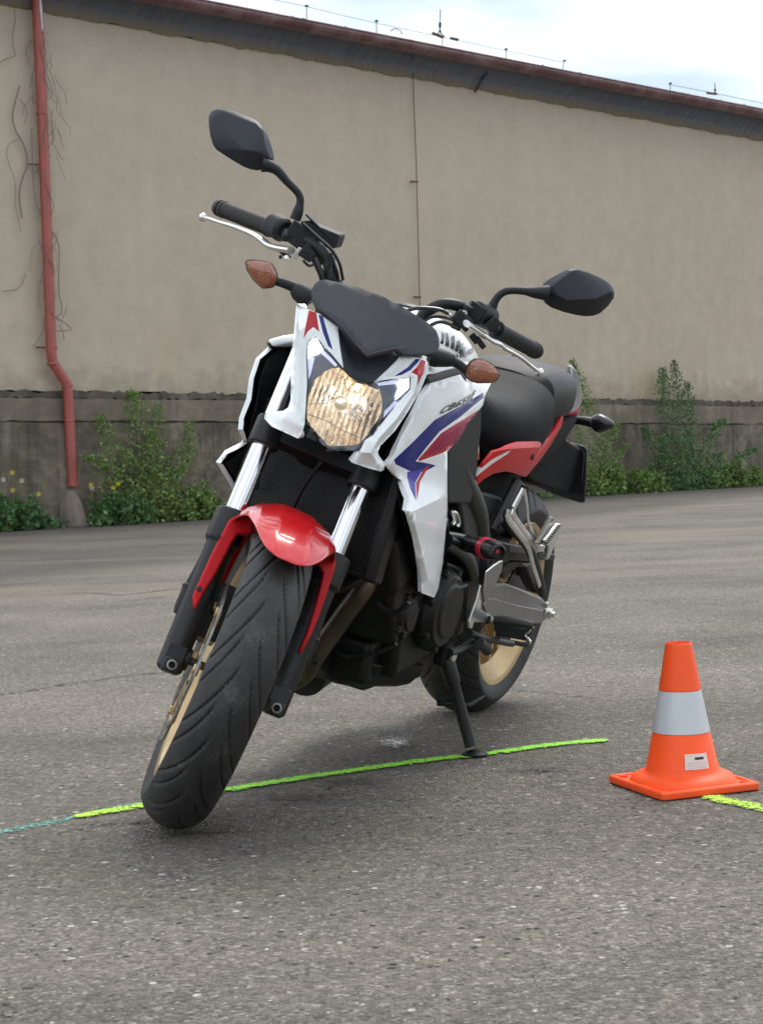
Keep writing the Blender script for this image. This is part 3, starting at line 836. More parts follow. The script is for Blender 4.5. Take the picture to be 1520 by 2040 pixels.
bL = indicator(iL, 'amber', 'plastic', (-.016, 0, 0), .010)
MB().tube(smooth_path([(1.1800,-0.2112,0.9959),(1.1800,-0.1955,0.9987),(1.1800,-0.1736,1.0000),(1.1800,-0.1500,0.9979),(1.1800,-0.1264,0.9957)], 4), [.0085, .0088, .009, .0092, .0094, .0096, .0098, .01, .0102, .0104, .011, .0115, .0118, .012, .0125, .013, .013], 12, flat=.8).build('indicator_stem', 'plastic', bR, st=True)
MB().tube(smooth_path([(1.1800,0.2119,0.9868),(1.1800,0.1907,0.9935),(1.1800,0.1648,0.9946),(1.1800,0.1397,0.9942),(1.1800,0.1139,0.9953)], 4), [.0085, .0088, .009, .0092, .0094, .0096, .0098, .01, .0102, .0104, .011, .0115, .0118, .012, .0125, .013, .013], 12, flat=.8).build('indicator_stem', 'plastic', bL, st=True)
jr = MB().lathe([(1.2000,-0.1587,0.9983)][0], Vector((.1, .9, -.2)), [(-.012, .013), (-.002, .019), (.02, .022), (.03, .02)], 16); jr.build('indicator_collar', 'plastic', bR, st=True)
jr = MB().lathe([(1.2000,0.1593,0.9946)][0], Vector((.1, -.9, -.2)), [(-.016, .012), (-.002, .016), (.02, .020), (.035, .02)], 16); jr.build('indicator_collar', 'plastic', bL, st=True)

# ---------------------------------------------------------------- handlebar and controls
barL = [(1.0500,0.1649,1.0942),(1.0500,0.1347,1.0907),(1.0500,0.1110,1.0749),(1.0500,0.1008,1.0508)]
barpts = [(.858, -.368, 1.068), (.983, -.253, 1.080), (1.02, -.20, 1.088), (1.04, -.155, 1.085), (1.045, -.12, 1.062), (1.05, -.085, 1.03), (1.05, 0, 1.02), (1.05, .085, 1.03), (1.045, .10, 1.055), (1.04, .125, 1.084), (1.03, .165, 1.095), (1.00, .21, 1.092), (.983, .253, 1.080), (.858, .368, 1.068)]
wire('handlebar', barpts, .0125, 'black_metal', bike, st=True, n=14)
for sy in (-1, 1):
    g = MB()
    a = Vector((.846, .380*sy, 1.068)); b_ = Vector((.975, .258*sy, 1.079)); d = (b_-a); ln = d.length
    prof = [(0, .008), (.002, .0165), (.010, .0185), (.014, .0185), (.015, .0150), (.019, .0150), (.020, .0188), (.026, .0188), (.027, .0168)]
    k = .027
    while k < ln-.012:
        prof += [(k+.002, .0176), (k+.0045, .0176), (k+.0055, .0165), (k+.0065, .0165)]; k += .0065
    prof += [(ln-.008, .0168), (ln-.007, .020), (ln, .020), (ln+.001, .012)]
    g.lathe(a, d, prof, 24)
    g.build('grip', 'grip', bike, st=True, angle=50)
    MB().box((1.045, .03*sy, .995), (.04, .028, .06)).build('bar_riser', 'black_metal', bike, st=True, bevel=.006)

# levers (polished blades with a ball end)
def lever(P, rad):
    sp = smooth_path(P, 6); n = len(sp)
    rr_ = [rad[0] + (rad[1]-rad[0])*i/(n-1) for i in range(n)]
    mb = MB().tube(sp, rr_, 14, flat=.62, up=(1, 0, 0))
    c = sp[0]; d = (sp[0]-sp[1]).normalized()
    mb.lathe(c - d*.007, d, [(0, .005), (.003, .0085), (.007, .0098), (.011, .0085), (.0145, .004), (.015, .001)], 16)
    return mb
lever([(0.8797,-0.3972,1.0372),(0.8948,-0.3812,1.0409),(0.9161,-0.3589,1.0441),(0.9368,-0.3371,1.0480),(0.9591,-0.3136,1.0510),(0.9816,-0.2898,1.0528),(1.0025,-0.2679,1.0511),(1.0214,-0.2480,1.0471),(1.0400,-0.2285,1.0500),(1.0646,-0.2025,1.0580)], (.0052, .0125)).build('brake_lever', 'bright_alloy', bike, st=True)
lever([(0.8801,0.3968,1.0304),(0.9031,0.3726,1.0363),(0.9338,0.3402,1.0451),(0.9619,0.3106,1.0499),(0.9842,0.2872,1.0523),(0.9988,0.2718,1.0565),(1.0195,0.2500,1.0566),(1.0422,0.2261,1.0614),(1.0646,0.2025,1.0662),(1.0842,0.1818,1.0699)], (.0058, .0115)).build('clutch_lever', 'bright_alloy', bike, st=True)
def mbsteer(name, mt_, parent, mb, **k): return mb.build(name, mt_, parent, st=True, **k)
# right switch housing, master cylinder and square reservoir
def at_(P): return Vector(P[0])
sw = MB()
q = at_([(0.9850,-0.2399,1.0880)]); sw.lathe(q+Vector((.0, -.022, 0)), (.72, .69, -.03), [(0, .016), (.004, .024), (.040, .026), (.048, .02)], 20)
q = at_([(1.0200,-0.1957,1.0887)]); sw.box(q, (.040, .060, .045), Matrix.Rotation(radians(-12), 3, 'X'))
q = at_([(1.0300,-0.1526,1.0778)]); sw.box(q, (.032, .052, .034), Matrix.Rotation(radians(-24), 3, 'X'))
q = at_([(1.0300,-0.1270,1.0732)]); sw.box(q, (.022, .025, .02), Matrix.Rotation(radians(-24), 3, 'X'))
q = at_([(1.0400,-0.1698,1.0633)]); sw.box(q, (.026, .030, .022), Matrix.Rotation(radians(-10), 3, 'X'))
q = at_([(1.0300,-0.2249,1.0818)]); sw.lathe(q, (.5, .2, -.3), [(-.01, .010), (.014, .010)], 12)
sw.build('brake_master_cylinder', 'plastic', bike, st=True, bevel=.005)
br = MB(); q = at_([(1.0350,-0.2102,1.0449)]); br.box(q, (.018, .026, .010), Matrix.Rotation(radians(-16), 3, 'X'))
q = at_([(1.0350,-0.2164,1.0357)]); br.lathe(q, (.9, 0, .1), [(-.006, .004), (.008, .004)], 8)
br.build('lever_switch', 'black_metal', bike, st=True, bevel=.001)
rs = slab('brake_reservoir', [(1.0050,-0.2071,1.1181),(1.0050,-0.1987,1.1224),(1.0050,-0.1257,1.1248),(1.0050,-0.1225,1.1224),(1.0050,-0.1205,1.0983),(1.0050,-0.1251,1.0933),(1.0050,-0.1563,1.0867),(1.0050,-0.1926,1.0953),(1.0050,-0.2045,1.1075)], (-.038, .012, .006), 'plastic', bike, st=True, bevel=.004)
MB().box(at_([(0.9850,-0.1665,1.1204)])+Vector((0, 0, .002)), (.044, .078, .004), Matrix.Rotation(radians(-20), 3, 'X') @ Matrix.Rotation(radians(4), 3, 'Y')).build('reservoir_cap', 'plastic', rs, st=True, bevel=.001)
cb = MB(); q = at_([(1.0400,-0.1863,1.0573)]); cb.box(q, (.012, .010, .026)); q = at_([(1.0400,-0.2027,1.0412)]); cb.lathe(q, (.6, -.2, 0), [(-.006, .006), (.01, .006)], 10)
cb.build('lever_clamp', 'bright_alloy', bike, st=True, bevel=.002)
# left switch housing and clutch perch
sw = MB()
q = at_([(1.0000,0.2238,1.0975)]); sw.lathe(q+Vector((.03, -.028, 0)), (-.72, .69, -.03), [(0, .017), (.004, .025), (.050, .026), (.056, .02)], 20)
q = at_([(1.0300,0.1929,1.0994)]); sw.box(q, (.030, .036, .030), Matrix.Rotation(radians(-10), 3, 'X'))
q = at_([(1.0500,0.1755,1.0712)]); sw.box(q, (.030, .042, .026), Matrix.Rotation(radians(-22), 3, 'X'))
q = at_([(1.0500,0.1748,1.0931)]); sw.lathe(q, (.2, .1, 1), [(-.012, .010), (.012, .011)], 12)
q = at_([(1.0500,0.1682,1.0587)]); sw.box(q, (.02, .020, .022))
q = at_([(1.0300,0.2303,1.0433)]); sw.box(q, (.018, .028, .012), Matrix.Rotation(radians(-28), 3, 'X'))
q = at_([(1.0300,0.2157,1.0462)]); sw.box(q, (.014, .022, .014), Matrix.Rotation(radians(-28), 3, 'X'))
q = at_([(1.0300,0.2372,1.0894)]); sw.box(q, (.030, .022, .030), Matrix.Rotation(radians(-28), 3, 'X'))
sw.build('clutch_perch', 'plastic', bike, st=True, bevel=.004)
cb = MB(); q = at_([(1.0550,0.1745,1.0805)]); cb.box(q, (.010, .010, .024), Matrix.Rotation(radians(20), 3, 'X')); q = at_([(1.0550,0.1429,1.0719)]); cb.lathe(q, (0, -1, .3), [(-.01, .0045), (.01, .0045)], 10)
cb.build('cable_adjuster', 'bright_alloy', bike, st=True, bevel=.002)

# mirrors
def mirror(P, ridge, stalk, sr, folds):
    n = len(P)
    h = panel('mirror', P + ridge, n, folds, 'screen', bike, ax='yz', st=True, thick=.012, bevel=.003, angle=16)
    Pv = [Vector(q) for q in P]; c = sum(Pv, Vector())/n
    slab('mirror_glass', [(c+(q-c)*.93+Vector((-.0155, 0, 0)))[:] for q in Pv], (-.002, 0, 0), 'chrome', h, st=True, bevel=0)
    slab('mirror_rim', [(q+Vector((-.006, 0, 0)))[:] for q in Pv], (-.010, 0, 0), 'screen', h, st=True, bevel=.003)
    sp = smooth_path(stalk, 5); m_ = len(sp)
    rr_ = [np.interp(i/(m_-1), [k/(len(sr)-1) for k in range(len(sr))], sr) for i in range(m_)]
    MB().tube(sp, [float(x) for x in rr_], 14).build('mirror_stalk', 'plastic', h, st=True)
mR = [(0.9273,-0.4642,1.2284),(0.9264,-0.4664,1.2376),(0.9273,-0.4643,1.2467),(0.9308,-0.4556,1.2543),(0.9370,-0.4400,1.2600),(0.9459,-0.4177,1.2639),(0.9575,-0.3887,1.2659),(0.9666,-0.3660,1.2649),(0.9701,-0.3572,1.2618),(0.9765,-0.3413,1.2492),(0.9824,-0.3265,1.2356),(0.9873,-0.3143,1.2208),(0.9900,-0.3076,1.2108),(0.9897,-0.3082,1.1975),(0.9864,-0.3166,1.1827),(0.9808,-0.3306,1.1740),(0.9754,-0.3440,1.1706),(0.9696,-0.3585,1.1696),(0.9609,-0.3803,1.1715),(0.9507,-0.4058,1.1749),(0.9436,-0.4236,1.1778),(0.9395,-0.4337,1.1835),(0.9347,-0.4457,1.1972),(0.9305,-0.4562,1.2130)]
rgR = [(0.9406,-0.4560,1.2325),(0.9901,-0.3722,1.1998),(1.0009,-0.3452,1.2090),(1.0036,-0.3286,1.2193),(0.9904,-0.3514,1.2530),(0.9780,-0.3674,1.2587),(0.9429,-0.4404,1.2546),(1.0052,-0.3146,1.2060)]
mirror(mR, rgR, [(1.0000,-0.3240,1.1903),(1.0000,-0.3089,1.1928),(1.0000,-0.2906,1.1909),(1.0000,-0.2649,1.1793),(1.0000,-0.2403,1.1701),(1.0000,-0.2281,1.1610),(1.0000,-0.2227,1.1489),(1.0000,-0.2206,1.1352),(1.0000,-0.2192,1.1154)], (.016, .0125, .010, .0082, .0078, .0078, .0082, .011, .0115),
       [(24, 25), (25, 26), (26, 27), (27, 28), (28, 29), (29, 30), (30, 24), (27, 11), (24, 0), (26, 31), (31, 12), (25, 18)])
mL = [(0.9902,0.3069,1.1920),(0.9910,0.3049,1.2016),(0.9886,0.3110,1.2162),(0.9832,0.3244,1.2342),(0.9771,0.3397,1.2527),(0.9728,0.3504,1.2602),(0.9679,0.3628,1.2643),(0.9568,0.3905,1.2674),(0.9459,0.4179,1.2676),(0.9370,0.4400,1.2658),(0.9315,0.4537,1.2601),(0.9283,0.4619,1.2528),(0.9266,0.4659,1.2411),(0.9282,0.4619,1.2203),(0.9321,0.4522,1.1997),(0.9370,0.4401,1.1886),(0.9438,0.4231,1.1805),(0.9527,0.4007,1.1748),(0.9636,0.3736,1.1705),(0.9748,0.3456,1.1685),(0.9817,0.3284,1.1716),(0.9868,0.3156,1.1806)]
rgL = [(1.0015,0.3139,1.1978),(1.0018,0.3231,1.2106),(0.9812,0.3496,1.2547),(0.9444,0.4514,1.2513),(0.9692,0.4246,1.2241),(0.9933,0.3644,1.1954),(1.0015,0.3388,1.1977)]
mirror(mL, rgL, [(1.0000,0.3218,1.1938),(1.0000,0.3071,1.1883),(1.0000,0.2926,1.1826),(1.0000,0.2758,1.1777),(1.0000,0.2531,1.1694),(1.0000,0.2383,1.1602),(1.0000,0.2293,1.1468),(1.0000,0.2265,1.1324),(1.0000,0.2268,1.1157),(1.0000,0.2290,1.0904)], (.017, .0145, .012, .0085, .0080, .0080, .0080, .0085, .0112, .012),
       [(22, 23), (23, 24), (24, 25), (25, 26), (26, 27), (27, 28), (28, 23), (25, 12), (22, 0), (27, 20), (26, 15)])

# cables and hoses at the bars
for P_, r_ in (([(1.0500,-0.2036,1.1167),(1.0500,-0.1644,1.1039),(1.0500,-0.1338,1.0945),(1.0500,-0.1187,1.0867),(1.0500,-0.1002,1.0717),(1.0500,-0.0811,1.0452)], .0035),
               ([(1.0600,-0.1274,1.0862),(1.0600,-0.1127,1.0696),(1.0600,-0.0990,1.0553),(1.0600,-0.0856,1.0351)], .0030),
               ([(1.0800,-0.1554,1.0631),(1.0800,-0.1394,1.0501),(1.0800,-0.1269,1.0383),(1.0800,-0.1158,1.0230)], .0065),
               ([(1.0600,-0.1728,1.0499),(1.0600,-0.1587,1.0446),(1.0600,-0.1495,1.0502),(1.0600,-0.1465,1.0632)], .0028),
               ([(1.0700,-0.1251,1.0675),(1.0700,-0.1210,1.0548),(1.0700,-0.1112,1.0360)], .009),
               ([(1.0800,0.1401,1.0729),(1.0800,0.1197,1.0729),(1.0800,0.0906,1.0636),(1.0800,0.0698,1.0525),(1.0800,0.0525,1.0338)], .0040),
               ([(1.0600,0.1721,1.0522),(1.0600,0.1493,1.0531),(1.0600,0.1324,1.0492),(1.0600,0.1197,1.0362),(1.0600,0.1081,1.0125)], .0035),
               ([(1.0600,0.1740,1.0641),(1.0600,0.1412,1.0624),(1.0600,0.1158,1.0529),(1.0600,0.1014,1.0354)], .0030)):
    wire('cable', P_, r_, 'gloss_black', bike, st=True)

# ---------------------------------------------------------------- radiator, engine, frame
rad = MB()
R4 = Matrix.Rotation(radians(-12), 3, 'Y')
rad.box((1.155, 0, .645), (.030, .33, .30), R4)
radiator = rad.build('radiator', 'engine', bike, bevel=.004)
fins = MB()
for k in range(46):
    zz_ = -.135 + .27*k/45
    fins.box(Vector((1.155, 0, .645)) + R4 @ Vector((.0175, 0, zz_)), (.004, .29, .0022), R4)
tag(fins.build('cooling_fin', 'engine', radiator), kind='stuff')
for sy in (-1, 1):
    MB().box(Vector((1.155, .165*sy, .645)) + R4 @ Vector((.004, 0, 0)), (.045, .028, .31), R4)  .build('radiator_tank', 'engine', radiator, bevel=.006)
    # inner side liner between radiator and shroud
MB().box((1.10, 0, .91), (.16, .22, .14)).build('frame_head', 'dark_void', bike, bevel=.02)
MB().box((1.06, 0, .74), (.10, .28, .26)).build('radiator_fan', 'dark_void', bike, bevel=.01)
for P_, r_ in (([(1.19, .06, .82), (1.235, .045, .74), (1.225, .0, .66), (1.20, -.03, .60)], .004), ([(1.18, -.10, .80), (1.215, -.11, .72), (1.20, -.12, .62)], .005), ([(1.13, .13, .50), (1.15, .08, .46), (1.12, 0, .44)], .012)):
    wire('hose', P_, r_, 'gloss_black', bike)

eng = MB()
eng.box((.80, 0, .40), (.30, .30, .26), Matrix.Rotation(radians(8), 3, 'Y'))
eng.box((.98, 0, .46), (.16, .33, .20), Matrix.Rotation(radians(28), 3, 'Y'))
eng.box((1.04, 0, .545), (.14, .35, .14), Matrix.Rotation(radians(28), 3, 'Y'))
eng.box((.58, 0, .42), (.24, .24, .26))
eng.box((.82, -.01, .285), (.34, .24, .10))
engine = eng.build('engine', 'engine', bike, bevel=.015)
sump = MB().rings([[(x_ - (.02 if w_ < .6 and x_ > .9 else 0), y_*w_, z_ + (x_-.70)*.13) for x_, y_ in ((.66, -.12), (.70, -.135), (.95, -.13), (.985, -.09), (.985, .09), (.95, .125), (.70, .13), (.66, .11))] for z_, w_ in ((.25, 1.), (.225, .92), (.200, .78), (.182, .50))])
sump.build('sump', 'engine', engine, bevel=.006)
MB().lathe(Vector([(0.9600,0.0724,0.3380)][0])-Vector((.08, 0, 0)), (1, 0, -.25), [(0, .040), (.075, .040), (.085, .034), (.088, .010)], 28).build('oil_filter', 'engine', engine, bevel=.002)
for (x_, y_, z_, r_, d_) in ((.80, .165, .405, .090, .045), (.97, .160, .405, .045, .03), (.68, .15, .36, .06, .035)):
    cv = MB().lathe((x_, y_-.02, z_), (0, 1, 0), [(0, r_*1.05), (d_*.6, r_*1.03), (d_*.9, r_*.93), (d_+.004, r_*.88), (d_+.004, r_*.7), (d_+.010, r_*.62), (d_+.010, r_*.3), (d_+.012, .002)], 36)
    for k in range(7):
        a = 2*pi*k/7+.3; cv.lathe((x_+r_*.98*cos(a), y_-.01, z_+r_*.98*sin(a)), (0, 1, 0), [(0, .009), (d_*.7, .009), (d_*.7+.002, .006)], 10)
    cv.build('engine_cover', 'engine', engine, bevel=.0015)
for P_ in ([(0.8051,0.1900,0.4642),(0.7909,0.1900,0.4778),(0.7652,0.1900,0.4708)], [(0.8015,0.1900,0.4656),(0.7612,0.1900,0.4556),(0.7174,0.1900,0.4568)]):
    wire('water_pipe', P_, .006, 'black_metal', engine)
MB().lathe([(0.8427,0.1700,0.3644)][0], (0, 1, 0), [(0, .006), (.006, .006), (.008, .003)], 6).build('cover_bolt', 'bright_alloy', engine)
MB().lathe([(0.8560,0.1700,0.4293)][0], (0, 1, 0), [(0, .005), (.006, .005)], 8).build('cover_bolt', 'bright_alloy', engine)
# lower edge of the crankcase seen against the road
slab('belly_guard', [(1.0987,0.0300,0.2838),(0.9816,0.0300,0.2332),(0.9748,0.0300,0.2251),(0.8864,0.0300,0.2011),(0.7863,0.0300,0.1748),(0.7366,0.0300,0.1737),(0.7060,0.0300,0.1846),(0.6977,0.0300,0.2048),(0.6925,0.0300,0.2317),(0.8045,0.0300,0.2877),(1.0001,0.0300,0.3108)], (0, -.05, 0), 'engine', engine, bevel=.01)
slab('swingarm_guard', [(0.7523,0.0500,0.2193),(0.6377,0.0500,0.1946),(0.5252,0.0500,0.1703),(0.4932,0.0500,0.1700),(0.5047,0.0500,0.2386),(0.7550,0.0500,0.2693)], (0, -.12, 0), 'engine', engine, bevel=.01)
# corrugated casting ribs
rb = MB()
for k in range(6): rb.box((1.065+.0*k, -.12+.048*k, .60), (.05, .005, .05), Matrix.Rotation(radians(28), 3, 'Y'))
rb.build('head_rib', 'engine', engine)
for P_, r_, m_ in (([(1.0600,0.1340,0.4336),(1.0600,0.1535,0.4251),(1.0600,0.1774,0.4232),(1.0600,0.1916,0.4378),(1.0600,0.2004,0.4510)], .006, 'gloss_black'), ([(1.0200,0.0692,0.3712),(1.0200,0.0932,0.3720),(1.0200,0.1261,0.3863),(1.0200,0.1559,0.3860),(1.0200,0.1778,0.3808)], .0045, 'gloss_black'), ([(1.0000,0.0334,0.2947),(1.0000,0.0647,0.2920),(1.0000,0.0986,0.3042),(1.0000,0.1367,0.3230),(1.0000,0.1672,0.3480)], .005, 'black_metal')):
    wire('engine_hose', P_, r_, m_, engine)

# exhaust: four headers that sweep down and back to a collector on the right
hp0 = [Vector(q) for q in [(1.0919,0.1100,0.4628),(1.0842,0.0950,0.4339),(1.0718,0.0750,0.4029),(1.0591,0.0450,0.3468),(1.0550,0.0120,0.2788),(1.0309,-0.0150,0.2330)]]
MB().tube(smooth_path([(1.07, .115, .50)] + hp0 + [(1.0, -.08, .185), (.90, -.10, .18)], 6), .0215, 20).build('exhaust_header', 'header', bike)
for k in range(1, 4):
    y0 = .115 - .068*k
    P_ = [(1.06, y0, .50), (1.12, y0-.004, .49), (1.155, y0-.02, .455), (1.14, y0-.06, .38), (1.09, y0-.10, .28), (1.03, y0-.13, .215), (.94, y0-.15-.01*k, .185), (.80, -.10-.01*k, .18)]
    hd = MB().tube(smooth_path(P_, 6), .0185, 18).build('exhaust_header', 'header', bike)
    MB().lathe((1.10, y0-.002, .495), (1, 0, -.15), [(0, .030), (.010, .030), (.012, .022)], 16).build('header_flange', 'black_metal', hd)
mf = MB().tube(smooth_path([(.84, -.10, .18), (.70, -.12, .19), (.50, -.15, .20), (.30, -.17, .225), (.16, -.175, .245)], 5), [.045]*6+[.055]*9+[.050]*4+[.038, .030], 24, flat=1.15)
mf.build('muffler', 'black_metal', bike)
slab('reflector_sticker', [(0.8233,-0.1200,0.1617),(0.7994,-0.1200,0.1508),(0.7992,-0.1200,0.1456),(0.8313,-0.1200,0.1502)], (-.002, 0, 0), 'yellow', bike, bevel=0)

# frame spars and plates
spL = [(0.8635,0.1750,0.7166),(0.8150,0.1750,0.6835),(0.7389,0.1750,0.6584),(0.6592,0.1750,0.6154),(0.5861,0.1750,0.5712),(0.5543,0.1750,0.5418),(0.5477,0.1750,0.4893),(0.5067,0.1750,0.4158),(0.5242,0.1750,0.3822),(0.5436,0.1750,0.3489),(0.6118,0.1750,0.3526),(0.6417,0.1750,0.3730),(0.6579,0.1750,0.4429),(0.6755,0.1750,0.4985),(0.7291,0.1750,0.5456),(0.7751,0.1750,0.6041),(0.8251,0.1750,0.6549)]
for sy in (1, -1):
    P_ = spL if sy > 0 else my(spL)
    slab('frame_plate', P_, (0, -.04*sy, 0), 'frame', bike, bevel=.006)
    tr = [(0.8468,0.1900,0.8629),(0.9029,0.1900,0.8266),(0.9448,0.1900,0.7853),(0.9854,0.1900,0.7624),(0.9782,0.1900,0.7373),(0.9474,0.1900,0.6803),(0.9251,0.1900,0.6512),(0.7911,0.1900,0.6461),(0.7897,0.1900,0.6792),(0.7926,0.1900,0.7197),(0.8099,0.1900,0.7674),(0.8199,0.1900,0.8110)]
    P_ = tr if sy > 0 else my(tr)
    slab('side_cover', P_, (0, -.03*sy, 0), 'plastic', bike, bevel=.005)
    wire('subframe_tube', [(q[0], q[1]*sy, q[2]) for q in [(0.4110,0.1550,0.6783),(0.4445,0.1550,0.6403),(0.4806,0.1550,0.5994),(0.5172,0.1550,0.5609)]], .014, 'frame', bike)
MB().tube(smooth_path([(1.12, .06, .93), (1.0, .14, .86), (.85, .165, .72), (.66, .165, .60), (.56, .16, .45)], 6), .026, 12).build('frame_spar', 'frame', bike)
MB().tube(smooth_path([(1.12, -.06, .93), (1.0, -.14, .86), (.85, -.165, .72), (.66, -.165, .60), (.56, -.16, .45)], 6), .026, 12).build('frame_spar', 'frame', bike)
slab('side_reflector', [(0.8112,0.1780,0.7677),(0.7865,0.1780,0.7774),(0.7637,0.1780,0.7430),(0.7737,0.1780,0.7409),(0.7922,0.1780,0.7591)], (0, -.003, 0), 'white_print', bike, bevel=0)
slab('side_reflector', [(0.7812,0.1785,0.7481),(0.7753,0.1785,0.7609),(0.7652,0.1785,0.7417),(0.7736,0.1785,0.7403)], (0, -.002, 0), 'red_decal', bike, bevel=0)
# rear shock spring
sp_ = []
for k in range(0, 91):
    t = k/90; c = Vector((.60, .03, .42)).lerp(Vector((.74, .03, .62)), t); a = t*2*pi*6.5
    u = Vector((.8, 0, -.55)).normalized(); sp_.append(c + (u*cos(a)+Vector((0, 1, 0))*sin(a))*.032)
MB().tube(sp_, .0062, 8).build('shock_spring', 'bright_alloy', bike)
for P_ in ([(0.8522,0.1700,0.6258),(0.8353,0.1700,0.6213),(0.8152,0.1700,0.6048),(0.8273,0.1700,0.5957)], [(0.8396,0.1700,0.6259),(0.8117,0.1700,0.6189),(0.7866,0.1700,0.6002),(0.7891,0.1700,0.5889)]):
    wire('ribbed_hose', P_, .0045, 'bright_alloy', bike)
wire('coolant_hose', [(0.8735,0.1800,0.5653),(0.8136,0.1800,0.5488),(0.7387,0.1800,0.5242),(0.6923,0.1800,0.4976),(0.6640,0.1800,0.4718)], .018, 'gloss_black', bike, n=14)
wire('coolant_hose', [(0.8471,0.1700,0.5774),(0.7834,0.1700,0.5706),(0.6866,0.1700,0.5569)], .007, 'gloss_black', bike)
wire('water_hose', [(0.8179,0.1700,0.5075),(0.7400,0.1700,0.4919),(0.6494,0.1700,0.4749)], .006, 'black_metal', bike)

# crash bobbin with a red ring
a = Vector([(0.8134,0.2250,0.5631)][0]); b_ = Vector([(0.9058,0.3150,0.5759)][0]); d = b_-a; ln = d.length
sl = MB().lathe(a, d, [(-.03, .020), (0, .0185), (.02, .0215), (ln*.48, .0228), (ln*.60, .0225), (ln*.61, .0225), (ln-.012, .0195), (ln-.002, .0175), (ln, .013), (ln-.012, .012)], 28).build('crash_bobbin', 'gloss_black', bike, angle=40)
MB().lathe(a, d, [(ln*.44, .0225), (ln*.445, .0240), (ln*.60, .0236), (ln*.605, .0222)], 28, cap=False).build('bobbin_ring', 'slider_red', sl)
MB().lathe(b_-d.normalized()*.011, d, [(0, .0045), (.002, .0045)], 6).build('bobbin_bolt', 'slider_red', sl)

# ---------------------------------------------------------------- tank
TS = [(1.17, .050, .965, .84), (1.14, .095, .990, .82), (1.08, .130, 1.012, .80), (1.0, .152, 1.028, .80), (.92, .162, 1.034, .80), (.84, .158, 1.028, .80), (.76, .142, 1.006, .80), (.69, .122, .970, .79), (.63, .104, .925, .79), (.60, .08, .89, .79)]
tank = loft('fuel_tank', TS, 'white', bike, n=44, p=2.3)
tankbv = None
from mathutils.bvhtree import BVHTree
def side_bvh(o):
    me = o.data
    return BVHTree.FromPolygons([v.co[:] for v in me.vertices], [tuple(p_.vertices) for p_ in me.polygons])
tb = side_bvh(tank)
MB().lathe((.88, 0, 1.03), (0, 0, 1), [(0, .042), (.008, .040), (.012, .034), (.013, .005)], 28).build('filler_cap', 'black_metal', tank)

def drape(name, V, F, p0, p1, pu, w, h, mat, parent, surf):
    """V in text space 0..w, 0..h laid on the side surface between points of the (x, z) plane"""
    out = []
    for v in V:
        x = p0[0] + (p1[0]-p0[0])*v[0]/w + (pu[0]-p0[0])*v[1]/h
        z = p0[1] + (p1[1]-p0[1])*v[0]/w + (pu[1]-p0[1])*v[1]/h
        out.append((x, surf(x, z), z))
    me = bpy.data.meshes.new(name); me.from_pydata(out, [], F); me.materials.append(mats[mat])
    o = bpy.data.objects.new(name, me); col.objects.link(o); o.parent = parent
    return o
def tank_y(x, z):
    h = tb.ray_cast(Vector((x, .5, z)), Vector((0, -1, 0)))
    return (h[0].y if h[0] else .1) + .0012
tv, tf = text_mesh('HONDA', .1, 0, 1.02, .003)
wmax = max(v[0] for v in tv); hmax = max(v[1] for v in tv)
q = [(0.9557,0.1400,0.9516),(0.8274,0.1400,0.9716),(0.9543,0.1400,0.9611)]
drape('lettering', tv, tf, (q[0][0], q[0][2]), (q[1][0], q[1][2]), (q[2][0], q[2][2]), wmax, hmax, 'ink', tank, tank_y)
for qd in ([(1.0067,0.1300,0.9779),(0.9728,0.1300,0.9997),(0.9653,0.1300,0.9977),(0.9977,0.1300,0.9763)], [(0.9913,0.1300,0.9746),(0.9608,0.1300,0.9979),(0.9491,0.1300,1.0003),(0.9765,0.1300,0.9726)], [(0.9723,0.1300,0.9714),(0.9445,0.1300,0.9936),(0.9269,0.1300,0.9974),(0.9597,0.1300,0.9686)], [(0.9575,0.1300,0.9680),(0.9290,0.1300,0.9875),(0.9097,0.1300,0.9903),(0.9466,0.1300,0.9650)],
           [(0.9426,0.1300,0.9645),(0.9196,0.1300,0.9824),(0.8973,0.1300,0.9850),(0.9339,0.1300,0.9621)], [(0.9302,0.1300,0.9623),(0.9098,0.1300,0.9766),(0.8916,0.1300,0.9782),(0.9203,0.1300,0.9613)]):
    V = []; n_ = 8
    for i in range(n_+1):
        t = i/n_
        A_ = Vector(qd[0]).lerp(Vector(qd[1]), t); B_ = Vector(qd[3]).lerp(Vector(qd[2]), t)
        for C_ in (A_, B_): V.append((C_.x, tank_y(C_.x, C_.z), C_.z))
    me = bpy.data.meshes.new('wing_emblem'); me.from_pydata(V, [], [(2*i, 2*i+1, 2*i+3, 2*i+2) for i in range(n_)]); me.materials.append(mats['ink'])
    o = bpy.data.objects.new('wing_emblem', me); col.objects.link(o); o.parent = tank

